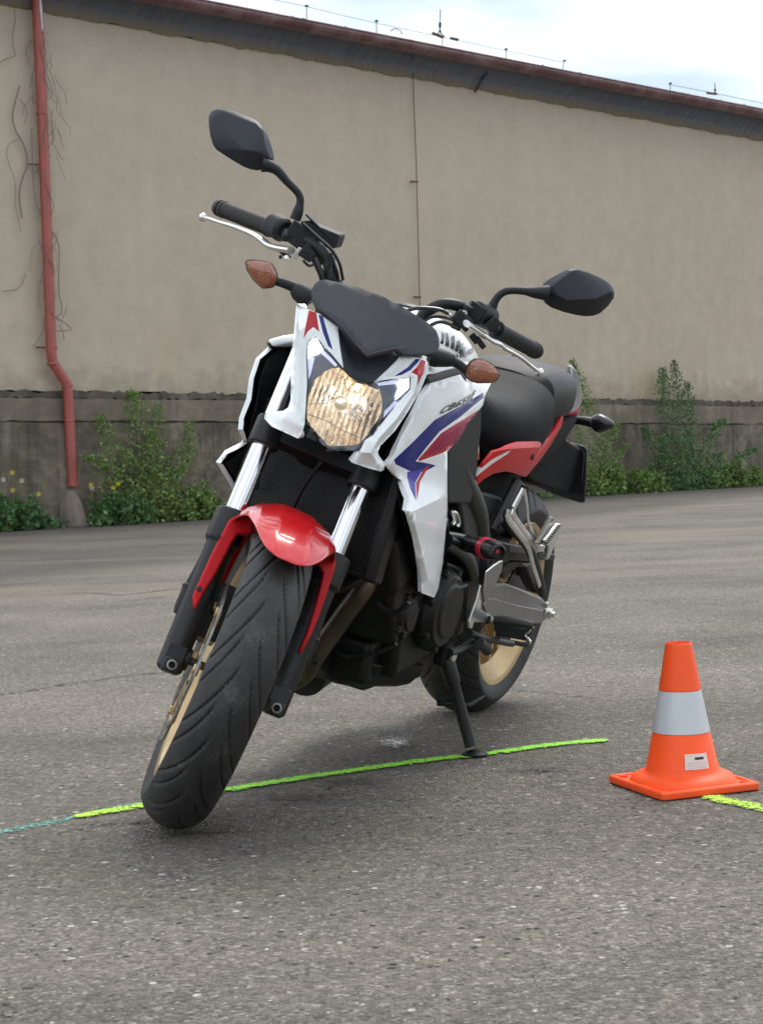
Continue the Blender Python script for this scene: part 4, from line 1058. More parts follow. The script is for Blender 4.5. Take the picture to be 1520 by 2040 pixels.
# ---------------------------------------------------------------- side shrouds
shr = [(1.2371,0.1650,0.7320),(1.1796,0.1800,0.7049),(1.2119,0.2150,0.6540),(1.1184,0.2050,0.5847),(1.0307,0.2000,0.5079),(0.9908,0.1970,0.4642),(0.8965,0.1900,0.4441),(0.8830,0.1900,0.4599),(0.8925,0.1920,0.5232),(0.9508,0.2000,0.6422),(1.0075,0.2040,0.7263)] + [(1.0296,0.2040,0.7670),(0.9812,0.2030,0.7889),(0.9225,0.1970,0.8297),(0.8429,0.1900,0.8629),(0.8113,0.1800,0.8885),(0.7523,0.1650,0.9099),(0.9420,0.1800,0.9073),(0.9828,0.1800,0.9230),(1.1413,0.1840,0.9006),(1.1763,0.1880,0.8749),(1.1961,0.1840,0.8344),(1.2103,0.1740,0.7946)]
nl = len(shr)
shr += [(1.1949,0.2210,0.6522),(0.9937,0.2060,0.4956),(0.9546,0.2030,0.4883),(1.0059,0.2120,0.6765),(1.2500,0.1820,0.7373),(1.1970,0.1960,0.7072)] + [(1.2031,0.1880,0.7731),(1.1282,0.1970,0.8313),(0.9701,0.1930,0.8649)]
k = nl
sf = [(2, k), (k, k+1), (k+1, k+2), (k+2, 7), (k, k+3), (0, k+4), (k+4, k+5), (k+5, k), (1, k+5), (k+4, k+6), (k+6, k+7), (k+7, k+8), (k+8, 15)]
def X2(P): return [(q[0], q[2]) for q in P]
bluD = X2([(0.8320,0.1900,0.8893),(0.9619,0.1900,0.8637),(1.1108,0.1900,0.8300),(1.1821,0.1900,0.7827),(1.2240,0.1900,0.7457),(1.2148,0.1900,0.7371),(1.1443,0.1900,0.7215),(1.1028,0.1900,0.7237),(1.0650,0.1900,0.7345),(1.0602,0.1900,0.7372),(1.0901,0.1900,0.7407),(1.1476,0.1900,0.7446),(1.1198,0.1900,0.7730),(1.0772,0.1900,0.8076),(0.9755,0.1900,0.8375),(0.8318,0.1900,0.8786)])
redD = X2([(0.8513,0.1900,0.8567),(0.8788,0.1900,0.8357),(0.9046,0.1900,0.8124),(0.9509,0.1900,0.7930),(1.0451,0.1900,0.7640),(1.1356,0.1900,0.7458),(1.1429,0.1900,0.7485),(1.1112,0.1900,0.7730),(1.0708,0.1900,0.8039),(0.9717,0.1900,0.8306)])
vioD = X2([(1.1676,0.2000,0.7233),(1.1273,0.2000,0.7254),(1.1032,0.2000,0.7320),(1.1321,0.2000,0.7017),(1.1511,0.2000,0.6695),(1.1611,0.2000,0.6925),(1.1663,0.2000,0.7126)])
rdD = X2([(1.1001,0.2000,0.7327),(1.0822,0.2000,0.7384),(1.1166,0.2000,0.7047),(1.1480,0.2000,0.6700),(1.1300,0.2000,0.7010)])
shroud = panel('side_shroud', shr, nl, sf, 'white', bike, regions=[(bluD, 'blue'), (redD, 'red_decal'), (vioD, 'violet'), (rdD, 'red_decal')], thick=.010, bevel=.003, sgn=1, grid=.014, inner='dark_void', smooth_n=2, hard=[(2, nl), (nl, nl+1), (nl+1, nl+2), (nl+2, 7), (nl, nl+3), (nl+4, nl+5), (1, nl+5)])
lin = [(q[0]-.014, q[1]-.016, q[2]) for q in shr[nl-4:nl] + shr[0:6]] + [(.90, .165, .50), (.90, .17, .88)]
for sy in (1, -1): panel('shroud_liner', lin if sy > 0 else my(lin), len(lin), [], 'dark_void', bike, thick=.003, sgn=sy, bevel=0)
panel('side_shroud', my(shr), nl, sf, 'white', bike, regions=[(bluD, 'blue'), (redD, 'red_decal'), (vioD, 'violet'), (rdD, 'red_decal')], thick=.010, bevel=.003, sgn=-1, inner='dark_void', grid=.014, smooth_n=6, hard=[(2, nl), (nl, nl+1), (nl+1, nl+2), (nl+2, 7), (nl, nl+3), (nl+4, nl+5), (1, nl+5)])
def eval_bvh(o):
    dg = bpy.context.evaluated_depsgraph_get(); ev = o.evaluated_get(dg); me = ev.to_mesh()
    t = BVHTree.FromPolygons([v.co[:] for v in me.vertices], [tuple(p_.vertices) for p_ in me.polygons]); ev.to_mesh_clear()
    return t
_sb = eval_bvh(shroud)
def shh(x, z):
    h = _sb.ray_cast(Vector((x, .5, z)), Vector((0, -1, 0)))
    return h[0].y if h[0] is not None else .18
tv, tf = text_mesh('CB650F', .1, .35, 1.08, .0042)
wmax = max(v[0] for v in tv); hmax = max(v[1] for v in tv)
q = [(1.0962,0.1900,0.8402),(0.8769,0.1900,0.8805),(1.0891,0.1900,0.8534)]
drape('lettering', tv, tf, (q[0][0], q[0][2]), (q[1][0], q[1][2]), (q[2][0], q[2][2]), wmax, hmax, 'ink', shroud, lambda x, z: shh(x, z)+.0012)
# fine pinstripes over the red print
for k in range(6):
    t = (k+.6)/6.6
    a = Vector([(1.0708,0.1900,0.8039)][0]).lerp(Vector([(1.1363,0.1900,0.7471)][0]), t); b_ = Vector([(0.8507,0.1900,0.8556)][0]).lerp(Vector([(0.9509,0.1900,0.7930)][0]), t)
    V = []
    for i in range(13):
        c = a.lerp(b_, .03 + (.82-.10*abs(t-.35))*i/12)
        for dz in (-.0007, .0007): V.append((c.x, shh(c.x, c.z+dz)+.0011, c.z+dz))
    me = bpy.data.meshes.new('pinstripe'); me.from_pydata(V, [], [(2*i, 2*i+1, 2*i+3, 2*i+2) for i in range(12)]); me.materials.append(mats['blue'])
    o = bpy.data.objects.new('pinstripe', me); col.objects.link(o); o.parent = shroud
# grey trim strip and white shoulder above the shroud
for sy in (1, -1):
    st_ = [(1.1346,0.1780,0.9184),(1.1148,0.1780,0.9201),(1.0545,0.1760,0.9285),(0.9675,0.1720,0.9385),(0.9073,0.1660,0.9431),(0.9420,0.1800,0.9073),(0.9828,0.1800,0.9230),(1.0297,0.1800,0.9146),(1.1413,0.1840,0.9006),(1.1602,0.1820,0.9118)]
    P_ = st_ if sy > 0 else my(st_)
    panel('shroud_trim', P_, 10, [], 'frame', bike, sgn=sy, thick=.012, bevel=.003)
    sh_ = [(1.1622,0.1780,0.9174),(1.1214,0.1650,0.9311),(1.0681,0.1550,0.9413),(0.9172,0.1480,0.9566),(0.6885,0.1320,0.9449),(0.7068,0.1450,0.9283),(0.7517,0.1650,0.9088),(0.9414,0.1800,0.9063),(0.9021,0.1640,0.9429),(0.9624,0.1700,0.9383),(1.0495,0.1740,0.9283),(1.1095,0.1760,0.9192)]
    P_ = sh_ if sy > 0 else my(sh_)
    panel('tank_shoulder', P_, 12, [], 'white', bike, sgn=sy, thick=.02, bevel=.004)

# ---------------------------------------------------------------- seat and tail
loft('rider_seat', [(.70, .085, .905, .80), (.64, .108, .900, .76), (.56, .135, .880, .72), (.48, .158, .872, .70), (.40, .172, .880, .70), (.33, .176, .905, .71), (.28, .172, .925, .74), (.255, .150, .925, .78)], 'seat', bike, n=44, p=2.8)
loft('passenger_seat', [(.275, .120, .930, .80), (.25, .150, .945, .80), (.16, .152, .955, .80), (.05, .142, .958, .81), (-.02, .118, .955, .83), (-.07, .09, .95, .84), (-.10, .05, .93, .86)], 'seat2', bike, n=40, p=2.8)
for sy in (1, -1):
    tc_ = [(0.7116,0.1650,0.6767),(0.7257,0.1650,0.7015),(0.7099,0.1720,0.7290),(0.6795,0.1780,0.7581),(0.6179,0.1800,0.7733),(0.5437,0.1800,0.7807),(0.3530,0.1720,0.7795),(0.2429,0.1600,0.7857),(0.1784,0.1500,0.8089),(0.1096,0.1350,0.8381),(0.0784,0.1300,0.8309),(0.0775,0.1300,0.8093),(0.1878,0.1460,0.7615),(0.2704,0.1550,0.7286),(0.3684,0.1600,0.6883),(0.4912,0.1700,0.7033),(0.5572,0.1720,0.7091),(0.6324,0.1720,0.7056),(0.6789,0.1680,0.6935),(0.6240,0.1880,0.7656),(0.3614,0.1780,0.7655),(0.3549,0.1650,0.7177)]
    P_ = tc_ if sy > 0 else my(tc_)
    ws = X2([(0.7458,0.1750,0.6986),(0.7211,0.1750,0.7167),(0.6717,0.1750,0.7404),(0.5977,0.1750,0.7625),(0.6037,0.1750,0.7541),(0.6649,0.1750,0.7289),(0.7062,0.1750,0.7090),(0.7394,0.1750,0.6910)])
    tcw = panel('tail_cowl', P_, 19, [(3, 19), (19, 20), (20, 8), (14, 21), (21, 20), (21, 11)], 'red_satin', bike, sgn=sy, regions=[(ws, 'white_print')], thick=.008, bevel=.003)
    if sy > 0: MB().lathe([(0.3946,0.1740,0.7414)][0], (0, 1, 0), [(0, .0075), (.0035, .007), (.004, .003)], 14).build('cowl_screw', 'black_metal', tcw)
    rl = [(-0.0317,0.0850,0.9639),(-0.0475,0.0900,0.9602),(-0.0670,0.1000,0.9395),(-0.1162,0.1000,0.9075),(-0.1467,0.1000,0.8834),(-0.1586,0.0980,0.8651),(-0.1454,0.0950,0.8507),(-0.1109,0.0950,0.8366),(0.0224,0.1100,0.8382),(0.0287,0.1150,0.8762),(-0.0031,0.1050,0.9055),(-0.0280,0.0950,0.9349)]
    P_ = rl if sy > 0 else my(rl)
    slab('grab_rail', P_, (-.02, -.02*sy, 0), 'rail', bike, bevel=.006)
MB().box((-.16, 0, .85), (.10, .16, .05)).build('tail_lamp', 'slider_red', bike, bevel=.012)
loft('tail_tray', [(.60, .11, .72, .60), (.40, .13, .74, .62), (.20, .12, .78, .67), (0, .11, .81, .72), (-.20, .08, .84, .79), (-.27, .05, .85, .82)], 'dark_void', bike, n=20, p=3.5)
# mudguard arm and number plate bracket
slab('mudguard_arm', [(-0.1652,0.0500,0.8209),(-0.2366,0.0500,0.8031),(-0.2432,0.0500,0.7566),(-0.4054,0.0500,0.7274),(-0.5040,0.0500,0.5886),(-0.2258,0.0500,0.6119),(-0.0242,0.0500,0.6406),(0.0349,0.0500,0.6599),(-0.0873,0.0500,0.7342),(-0.1455,0.0500,0.7750)], (0, -.10, 0), 'dark_void', bike, bevel=.008)
pl_ = [(-0.4000,-0.0013,0.7441),(-0.4000,0.0116,0.7382),(-0.4000,0.0392,0.7385),(-0.4000,0.0569,0.7376),(-0.4000,0.0669,0.7287),(-0.4000,0.0783,0.6711),(-0.4000,0.0924,0.5816),(-0.4000,0.0803,0.5773),(-0.4000,0.0085,0.5824),(-0.4000,-0.0657,0.5944),(-0.4000,-0.0830,0.6492),(-0.4000,-0.0245,0.7303)]
plate = slab('number_plate', pl_, (-.010, 0, 0), 'black_metal', bike, bevel=.003)
wire('bracket_edge', [(-0.3980,0.0125,0.7370),(-0.3980,0.0364,0.7316),(-0.3980,0.0527,0.7256),(-0.3980,0.0620,0.7132),(-0.3980,0.0663,0.6829),(-0.3980,0.0728,0.6361)], .002, 'frame', plate)
for sy in (1, -1):
    pd = [(-0.3000,0.0826,0.8176),(-0.3000,0.0873,0.8294),(-0.3000,0.1021,0.8391),(-0.3000,0.1119,0.8430),(-0.3000,0.1315,0.8379),(-0.3000,0.1502,0.8298),(-0.3000,0.1580,0.8230),(-0.3000,0.1554,0.8132),(-0.3000,0.1401,0.7996),(-0.3000,0.1239,0.7895),(-0.3000,0.1058,0.7903),(-0.3000,0.0884,0.8024)]
    P_ = pd if sy > 0 else my(pd)
    ind = slab('rear_indicator', P_, (-.012, 0, 0), 'gloss_black', bike, bevel=.004, dome=.018)
    Pv = [Vector(q) for q in P_]; c = sum(Pv, Vector())/len(Pv)
    slab('indicator_lens', [(c+(q-c)*.92+Vector((-.012, 0, 0)))[:] for q in Pv], (.002, 0, 0), 'amber', ind, bevel=0, dome=.012)
    stp = [Vector((q[0], q[1]*sy, q[2])) for q in [(-0.3000,0.0197,0.8027),(-0.3000,0.0452,0.8096),(-0.3000,0.0689,0.8133),(-0.3000,0.0957,0.8134)]]
    MB().tube(stp, [.010, .011, .0125, .014], 12, flat=.8).build('indicator_stem', 'gloss_black', ind)
    MB().lathe(stp[0]+Vector((0, -.01*sy, .004)), (0, sy, 0), [(0, .010), (.012, .0105), (.02, .009)], 14).build('indicator_mount', 'frame', ind)

# ---------------------------------------------------------------- swingarm, chain, footrests, stand
sw_ = [(0.4989,0.1500,0.3838),(0.4376,0.1500,0.4140),(0.4013,0.1500,0.4210),(0.3185,0.1500,0.4178),(0.2897,0.1500,0.4124),(0.1411,0.1500,0.3826),(-0.0055,0.1500,0.3511),(-0.0324,0.1500,0.3415),(-0.0675,0.1500,0.3161),(-0.0700,0.1500,0.2937),(-0.0616,0.1500,0.2784),(-0.0193,0.1500,0.2781),(0.0837,0.1500,0.2918),(0.2784,0.1500,0.3199),(0.4068,0.1500,0.3442),(0.4690,0.1500,0.3487)]
sa = slab('swingarm', sw_, (0, -.030, 0), 'alu', bike, bevel=.006)
low = [(0.4670,0.1540,0.3783),(0.4250,0.1540,0.3916),(0.1998,0.1540,0.3508),(-0.0213,0.1540,0.3165),(-0.0566,0.1540,0.2961),(-0.0482,0.1540,0.2809),(-0.0061,0.1540,0.2805),(0.0966,0.1540,0.2942),(0.2907,0.1540,0.3222),(0.4187,0.1540,0.3465)]
slab('swingarm_flange', low, (0, -.006, 0), 'alu', sa, bevel=.002)
slab('swingarm', my(sw_), (0, .030, 0), 'alu', bike, bevel=.006)
MB().box((.44, 0, .36), (.10, .26, .07)).build('swingarm_bridge', 'alu', bike, bevel=.01)
ab = MB().lathe([(-0.0629,0.1500,0.3045)][0], (0, 1, 0), [(0, .020), (.006, .020), (.007, .015), (.018, .015), (.019, .009), (.026, .009)], 6)
ab.lathe([(-0.0403,0.1500,0.3295)][0], (0, 1, 0), [(0, .009), (.010, .009)], 6)
ab.build('axle_nut', 'bright_alloy', sa, bevel=.001)
cg = [(0.3556,0.1450,0.4532),(0.3320,0.1450,0.4661),(0.2867,0.1450,0.4703),(0.1212,0.1450,0.4547),(0.0803,0.1450,0.4363),(0.0343,0.1450,0.4054),(-0.0155,0.1450,0.3656),(-0.0135,0.1450,0.3559),(0.0225,0.1450,0.3650),(0.0834,0.1450,0.3957),(0.1282,0.1450,0.4207),(0.1637,0.1450,0.4444),(0.2373,0.1450,0.4518),(0.2724,0.1450,0.4469),(0.2997,0.1450,0.4268),(0.3308,0.1450,0.4293)]
slab('chain_guard', cg, (0, -.035, 0), 'frame', bike, bevel=.004)
slab('chain_guard_cap', [(0.2208,0.1500,0.4593),(0.1371,0.1500,0.4571),(0.1172,0.1500,0.4496),(0.1953,0.1500,0.4507)], (0, -.01, 0), 'alu', bike, bevel=.001)
hug = [(0.6292,0.1400,0.6567),(0.5498,0.1400,0.6508),(0.4525,0.1400,0.6371),(0.4014,0.1400,0.6031),(0.4630,0.1400,0.5703),(0.4975,0.1400,0.5615),(0.5840,0.1400,0.6107)]
slab('rear_hugger', hug, (0, -.25, 0), 'plastic', bike, bevel=.008)
slab('chain_guard_label', [(0.3558,0.1520,0.5170),(0.3154,0.1520,0.5115),(0.2217,0.1520,0.5012),(0.1935,0.1520,0.4957),(0.2029,0.1520,0.4857),(0.2818,0.1520,0.4921),(0.3454,0.1520,0.4999)], (0, -.002, 0), 'alu', bike, bevel=0)
slab('chain_guard_upper', [(0.4733,0.1510,0.5381),(0.3660,0.1510,0.5210),(0.1722,0.1510,0.4986),(0.1462,0.1510,0.4848),(0.1161,0.1510,0.4559),(0.3118,0.1510,0.4754),(0.3719,0.1510,0.4705),(0.4449,0.1510,0.4901)], (0, -.02, 0), 'frame', bike, bevel=.004)
MB().tube(smooth_path([(0.3114,0.1000,0.5825),(0.2269,0.1000,0.5488),(0.0894,0.1000,0.5071),(0.0160,0.1000,0.4833)], 4), .02, 10).build('inner_mudguard', 'plastic', bike)
# chain: links along the lower and upper run
chn = MB()
for P_ in ([(0.3026,0.1100,0.2574),(0.1922,0.1100,0.2484),(0.0441,0.1100,0.2234),(-0.0879,0.1100,0.1997)], [(0.3740,0.1100,0.4165),(0.2395,0.1100,0.4356),(-0.0132,0.1100,0.3926)]):
    q = smooth_path(P_, 14)
    for i in range(len(q)-1):
        d = (q[i+1]-q[i]); a = atan2(d.z, d.x)
        chn.box((q[i]+q[i+1])/2, (d.length*.9, .008 if i % 2 else .014, .012), Matrix.Rotation(-a, 3, 'Y'))
tag(chn.build('drive_chain', 'black_metal', bike), kind='stuff')

# rider footrest
fr = slab('footrest_bracket', [(0.6448,0.2000,0.4533),(0.6290,0.2000,0.4502),(0.6161,0.2000,0.4148),(0.6064,0.2000,0.3915),(0.5240,0.2000,0.3694),(0.5028,0.2000,0.3601),(0.5109,0.2000,0.3503),(0.6361,0.2000,0.3646),(0.6409,0.2000,0.3487),(0.6587,0.2000,0.3524),(0.6699,0.2000,0.3689),(0.6571,0.2000,0.4016),(0.6498,0.2000,0.4214)], (0, -.008, 0), 'bright_alloy', bike, bevel=.002)
slab('heel_guard', [(0.6439,0.2050,0.4793),(0.6357,0.2050,0.4878),(0.5661,0.2050,0.5036),(0.5480,0.2050,0.5031),(0.5358,0.2050,0.4959),(0.5332,0.2050,0.4783),(0.5648,0.2050,0.4357),(0.5904,0.2050,0.4103),(0.6110,0.2050,0.4129),(0.6353,0.2050,0.4418)], (0, -.004, 0), 'alu', fr, bevel=.0015)
wire('heel_guard_edge', [(0.6374,0.2070,0.4493),(0.6497,0.2070,0.4803),(0.6415,0.2070,0.4888),(0.5720,0.2070,0.5046),(0.5536,0.2070,0.5033)], .0022, 'bright_alloy', fr, sm=2)
MB().lathe([(0.5555,0.2030,0.3629)][0], (0, 1, 0), [(0, .010), (.004, .010), (.005, .005)], 16).build('pivot_bolt', 'black_metal', fr)
fp = [(0.6815,0.2600,0.3979),(0.6624,0.2600,0.3976),(0.3948,0.2600,0.3576),(0.3841,0.2600,0.3493),(0.3965,0.2600,0.3434),(0.6104,0.2600,0.3752),(0.6734,0.2600,0.3842)]
ft = MB().tube([Vector(q) for q in [(0.5405,0.2150,0.3627),(0.5377,0.2350,0.3671),(0.5371,0.2700,0.3728),(0.5209,0.3000,0.3721)]], [.011, .0125, .0125, .010], 12, flat=1.3)
ft.build('footrest', 'grip', bike)
slab('footrest_body', [(0.4300,0.1799,0.3346),(0.4300,0.2574,0.3409),(0.4300,0.2717,0.3519),(0.4300,0.2763,0.3478),(0.4300,0.2727,0.3307),(0.4300,0.2634,0.3139),(0.4300,0.1899,0.3066),(0.4300,0.1801,0.3202)], (-.02, 0, 0), 'frame', bike, bevel=.004)
wire('footrest_tip', [(0.4320,0.2727,0.3506),(0.4320,0.2683,0.3369),(0.4320,0.2610,0.3278),(0.4320,0.2763,0.3176),(0.4320,0.2761,0.3103)], .003, 'bright_alloy', bike, sm=3)
wire('gear_lever', [(0.7298,0.1900,0.3019),(0.6851,0.1900,0.3015),(0.6337,0.1900,0.3073),(0.5779,0.1900,0.3077),(0.5073,0.1900,0.2852),(0.4710,0.1900,0.2736)], .0095, 'black_metal', bike)
MB().tube([(0.6062,0.2100,0.3164),(0.5702,0.2100,0.3035),(0.5324,0.2100,0.2884)], .013, 12).build('gear_pedal', 'grip', bike)
MB().tube(smooth_path([(0.6506,0.2000,0.3412),(0.5524,0.2000,0.3179),(0.4528,0.2000,0.2993),(0.3254,0.2000,0.2771)], 4), .008, 10).build('linkage_rod', 'black_metal', bike)
# passenger footrest on its open bracket
pb = MB()
for P_, r_ in (([(0.4951,0.2000,0.6693),(0.5136,0.2000,0.6497),(0.5372,0.2000,0.6258)], (.010, .011, .011)), ([(0.5304,0.2000,0.6244),(0.5254,0.2000,0.6114),(0.4215,0.2000,0.5684),(0.2840,0.2000,0.5141)], (.009, .010, .009, .011)), ([(0.4807,0.2000,0.6678),(0.4367,0.2000,0.6294),(0.4049,0.2000,0.5925),(0.3447,0.2000,0.5571),(0.2686,0.2000,0.5160)], (.007, .006, .005, .006, .008)), ([(0.5642,0.2000,0.6258),(0.5575,0.2000,0.6067),(0.4623,0.2000,0.5671),(0.3625,0.2000,0.5256),(0.2993,0.2000,0.4776),(0.2024,0.2000,0.4141)], (.010, .010, .009, .009, .008, .007))):
    pb.tube(smooth_path(P_, 3), [float(np.interp(i/(3*(len(P_)-1)), [k/(len(r_)-1) for k in range(len(r_))], r_)) for i in range(3*(len(P_)-1)+1)], 8, flat=.5, up=(1, 0, 0))
pbo = pb.build('passenger_bracket', 'bright_alloy', bike, bevel=0)
MB().tube(smooth_path([(0.5324,0.1900,0.6187),(0.5205,0.1900,0.5991),(0.4296,0.1900,0.5593),(0.3151,0.1900,0.5128),(0.2223,0.1900,0.4545),(0.1383,0.1900,0.3870)], 3), .012, 8).build('bracket_arm', 'frame', pbo)
slab('bracket_foot', [(0.3044,0.2050,0.5232),(0.2675,0.2050,0.5264),(0.2076,0.2050,0.5134),(0.2059,0.2050,0.5021),(0.3003,0.2050,0.5083)], (0, -.02, 0), 'bright_alloy', pbo, bevel=.003)
slab('bracket_base', [(0.2738,0.2000,0.5035),(0.1379,0.2000,0.4926),(0.1150,0.2000,0.4796),(0.1507,0.2000,0.4763),(0.2531,0.2000,0.4835)], (0, -.02, 0), 'black_metal', pbo, bevel=.003)
slab('passenger_footrest', [(0.3571,0.2200,0.5374),(0.3448,0.2200,0.5439),(0.2874,0.2200,0.6009),(0.2685,0.2200,0.5982),(0.2668,0.2200,0.5871),(0.3020,0.2200,0.5377),(0.3202,0.2200,0.5315)], (0, -.012, 0), 'alu', bike, bevel=.003)
pt = slab('footrest_tread', [(0.3367,0.2300,0.5459),(0.2609,0.2300,0.5848),(0.2410,0.2300,0.5846),(0.2145,0.2300,0.5766),(0.2321,0.2300,0.5508),(0.2655,0.2300,0.4974),(0.2854,0.2300,0.4933),(0.2892,0.2300,0.5247)], (0, -.010, 0), 'bright_alloy', bike, bevel=.003)
tr = MB()
for k in range(9):
    q = Vector([(0.3186,0.2320,0.5398)][0]).lerp(Vector([(0.2478,0.2320,0.5787)][0]), k/8); tr.box(q, (.010, .003, .0028))
tr.build('tread_rib', 'frame', pt)
MB().lathe([(0.3173,0.2300,0.5247)][0], (0, 1, 0), [(0, .008), (.003, .008), (.004, .004)], 14).build('pivot_bolt', 'black_metal', pt)

# side stand: tube, foot, spring and the hook that folds it
def to_bike(w):
    d = Vector(w)-Vector(BIKE_ORIGIN)
    return Vector([d.dot(Vector(a_)) for a_ in BIKE_AXES])
g_ = [(0.187,3.778)][0]
foot = to_bike((g_[0], g_[1], .010))
piv = Vector([(0.6550,0.1600,0.2672)][0])
sd = MB().tube([piv, piv.lerp(foot, .25), piv.lerp(foot, .28), foot + (piv-foot).normalized()*.012], [.019, .017, .0135, .0145], 18)
stand = sd.build('side_stand', 'black_metal', bike)
Zb = to_bike(Vector(BIKE_ORIGIN)+Vector((0, 0, 1)))
MB().lathe(to_bike((g_[0]+.005, g_[1], .002)), Zb, [(0, .030), (.004, .031), (.008, .022), (.012, .012)], 24).build('stand_foot', 'black_metal', stand)
MB().box(piv+Vector((0, -.01, .02)), (.05, .03, .07)).build('stand_bracket', 'black_metal', stand, bevel=.008)
MB().lathe(piv+Vector((0, .010, .01)), (0, 1, 0), [(0, .013), (.008, .013), (.010, .007)], 16).build('stand_pivot', 'bright_alloy', stand, bevel=.001)
q = piv.lerp(foot, .52)
MB().tube([q+Vector((.0, -.055, -.005)), q+Vector((0, -.02, .003)), q+Vector((-.02, .012, .005)), q+Vector((-.085, .022, .02))], [.007, .006, .006, .004], 10).build('stand_hook', 'black_metal', stand)
ss = []
for k in range(0, 121):
    t = k/120; c = (piv+Vector((-.015, .0, .02))).lerp(piv.lerp(foot, .55)+Vector((.0, -.03, 0)), t); a = t*2*pi*18
    ss.append(c+Vector((cos(a)*.006, sin(a)*.006, 0)))
MB().tube(ss, .0014, 5).build('stand_spring', 'black_metal', stand)

# ================================================================== THE YARD
def asphalt_mat():
    mt, N, L, B = newmat('worn_asphalt')
    t = N.new('ShaderNodeTexCoord'); o = t.outputs['Object']
    v = N.new('ShaderNodeTexVoronoi'); v.inputs['Scale'].default_value = 150
    L.new(o, v.inputs['Vector'])
    v2 = N.new('ShaderNodeTexVoronoi'); v2.inputs['Scale'].default_value = 62
    L.new(o, v2.inputs['Vector'])
    sep = N.new('ShaderNodeSeparateColor'); L.new(v.outputs['Color'], sep.inputs[0])
    sep2 = N.new('ShaderNodeSeparateColor'); L.new(v2.outputs['Color'], sep2.inputs[0])
    base = ramp(N, [(0., (.040, .037, .033)), (.22, (.110, .103, .092)), (.6, (.185, .170, .145)), (.90, (.265, .245, .215)), (1., (.48, .46, .43))])
    L.new(sep.outputs[0], base.inputs['Fac'])
    # coarse light chips and dark pits
    chip = ramp(N, [(.975, 0.), (.985, 1.)]); L.new(sep2.outputs[0], chip.inputs['Fac'])
    near = ramp(N, [(.30, 1.), (.42, 0.)]); L.new(v2.outputs['Distance'], near.inputs['Fac'])
    cm = N.new('ShaderNodeMath'); cm.operation = 'MULTIPLY'; L.new(chip.outputs['Color'], cm.inputs[0]); L.new(near.outputs['Color'], cm.inputs[1])
    pit = ramp(N, [(.03, 1.), (.045, 0.)]); L.new(sep2.outputs[1], pit.inputs['Fac'])
    pm = N.new('ShaderNodeMath'); pm.operation = 'MULTIPLY'; L.new(pit.outputs['Color'], pm.inputs[0]); L.new(near.outputs['Color'], pm.inputs[1])
    n1 = noise(N, L, o, 34, 6, .7)
    c = mixc(N, L, .46, base.outputs['Color'], (.148, .134, .113))
    r1 = ramp(N, [(.30, .70), (.7, 1.22)]); L.new(n1.outputs['Fac'], r1.inputs['Fac'])
    c = mixc(N, L, 1., c, r1.outputs['Color'], 'MULTIPLY')
    # wide tonal patches: traffic-worn light areas, tar-dark areas, brown dust
    n2 = noise(N, L, o, 1.1, 6, .6)
    r2 = ramp(N, [(.30, .62), (.5, .88), (.72, 1.10)]); L.new(n2.outputs['Fac'], r2.inputs['Fac'])
    c = mixc(N, L, 1., c, r2.outputs['Color'], 'MULTIPLY')
    mp_ = N.new('ShaderNodeMapping'); mp_.inputs['Rotation'].default_value = (0, 0, radians(-42)); mp_.inputs['Scale'].default_value = (.10, .8, 1)
    L.new(o, mp_.inputs['Vector'])
    n3 = noise(N, L, mp_.outputs['Vector'], 1.4, 7, .65)
    r3 = ramp(N, [(.34, .80), (.5, 1.), (.68, 1.18)]); L.new(n3.outputs['Fac'], r3.inputs['Fac'])
    c = mixc(N, L, 1., c, r3.outputs['Color'], 'MULTIPLY')
    n4 = noise(N, L, mp_.outputs['Vector'], .7, 5, .6)
    r4 = ramp(N, [(.52, 0.), (.72, .55)]); L.new(n4.outputs['Fac'], r4.inputs['Fac'])
    c = mixc(N, L, r4.outputs['Color'], c, (.215, .180, .140))
    n5 = noise(N, L, o, 7, 4, .6)
    r5 = ramp(N, [(.60, 0.), (.80, .35)]); L.new(n5.outputs['Fac'], r5.inputs['Fac'])
    c = mixc(N, L, r5.outputs['Color'], c, (.21, .165, .13))
    c = mixc(N, L, cm.outputs[0], c, (.42, .40, .36))
    c = mixc(N, L, pm.outputs[0], c, (.025, .024, .023))
    # older, darker asphalt beyond a seam that runs towards the far right
    sA, sB = [(-2.380,10.348),(2.645,18.951)]
    dx_, dy_ = sB[0]-sA[0], sB[1]-sA[1]; ll = hypot(dx_, dy_)
    dp_ = N.new('ShaderNodeVectorMath'); dp_.operation = 'DOT_PRODUCT'; L.new(o, dp_.inputs[0]); dp_.inputs[1].default_value = (-dy_/ll, dx_/ll, 0)
    off_ = N.new('ShaderNodeMath'); off_.operation = 'MULTIPLY_ADD'; L.new(n2.outputs['Fac'], off_.inputs[0]); off_.inputs[1].default_value = 1.6; L.new(dp_.outputs['Value'], off_.inputs[2])
    k_ = (-dy_*sA[0] + dx_*sA[1])/ll
    mr_ = N.new('ShaderNodeMapRange'); mr_.inputs[1].default_value = k_+.5; mr_.inputs[2].default_value = k_+1.3; L.new(off_.outputs[0], mr_.inputs[0])
    dk = mixc(N, L, mr_.outputs[0], (1., .985, .95), (.60, .60, .60))
    c = mixc(N, L, 1., c, dk, 'MULTIPLY')
    L.new(c, B.inputs['Base Color'])
    B.inputs['Roughness'].default_value = .82
    B.inputs['Specular IOR Level'].default_value = .35
    h = N.new('ShaderNodeMath'); h.operation = 'MULTIPLY_ADD'
    L.new(v.outputs['Distance'], h.inputs[0]); h.inputs[1].default_value = -.9; h.inputs[2].default_value = 0
    h2 = N.new('ShaderNodeMath'); h2.operation = 'ADD'; L.new(h.outputs[0], h2.inputs[0]); L.new(n1.outputs['Fac'], h2.inputs[1])
    bump(N, L, h2.outputs[0], .95, .006, B)
    return mt
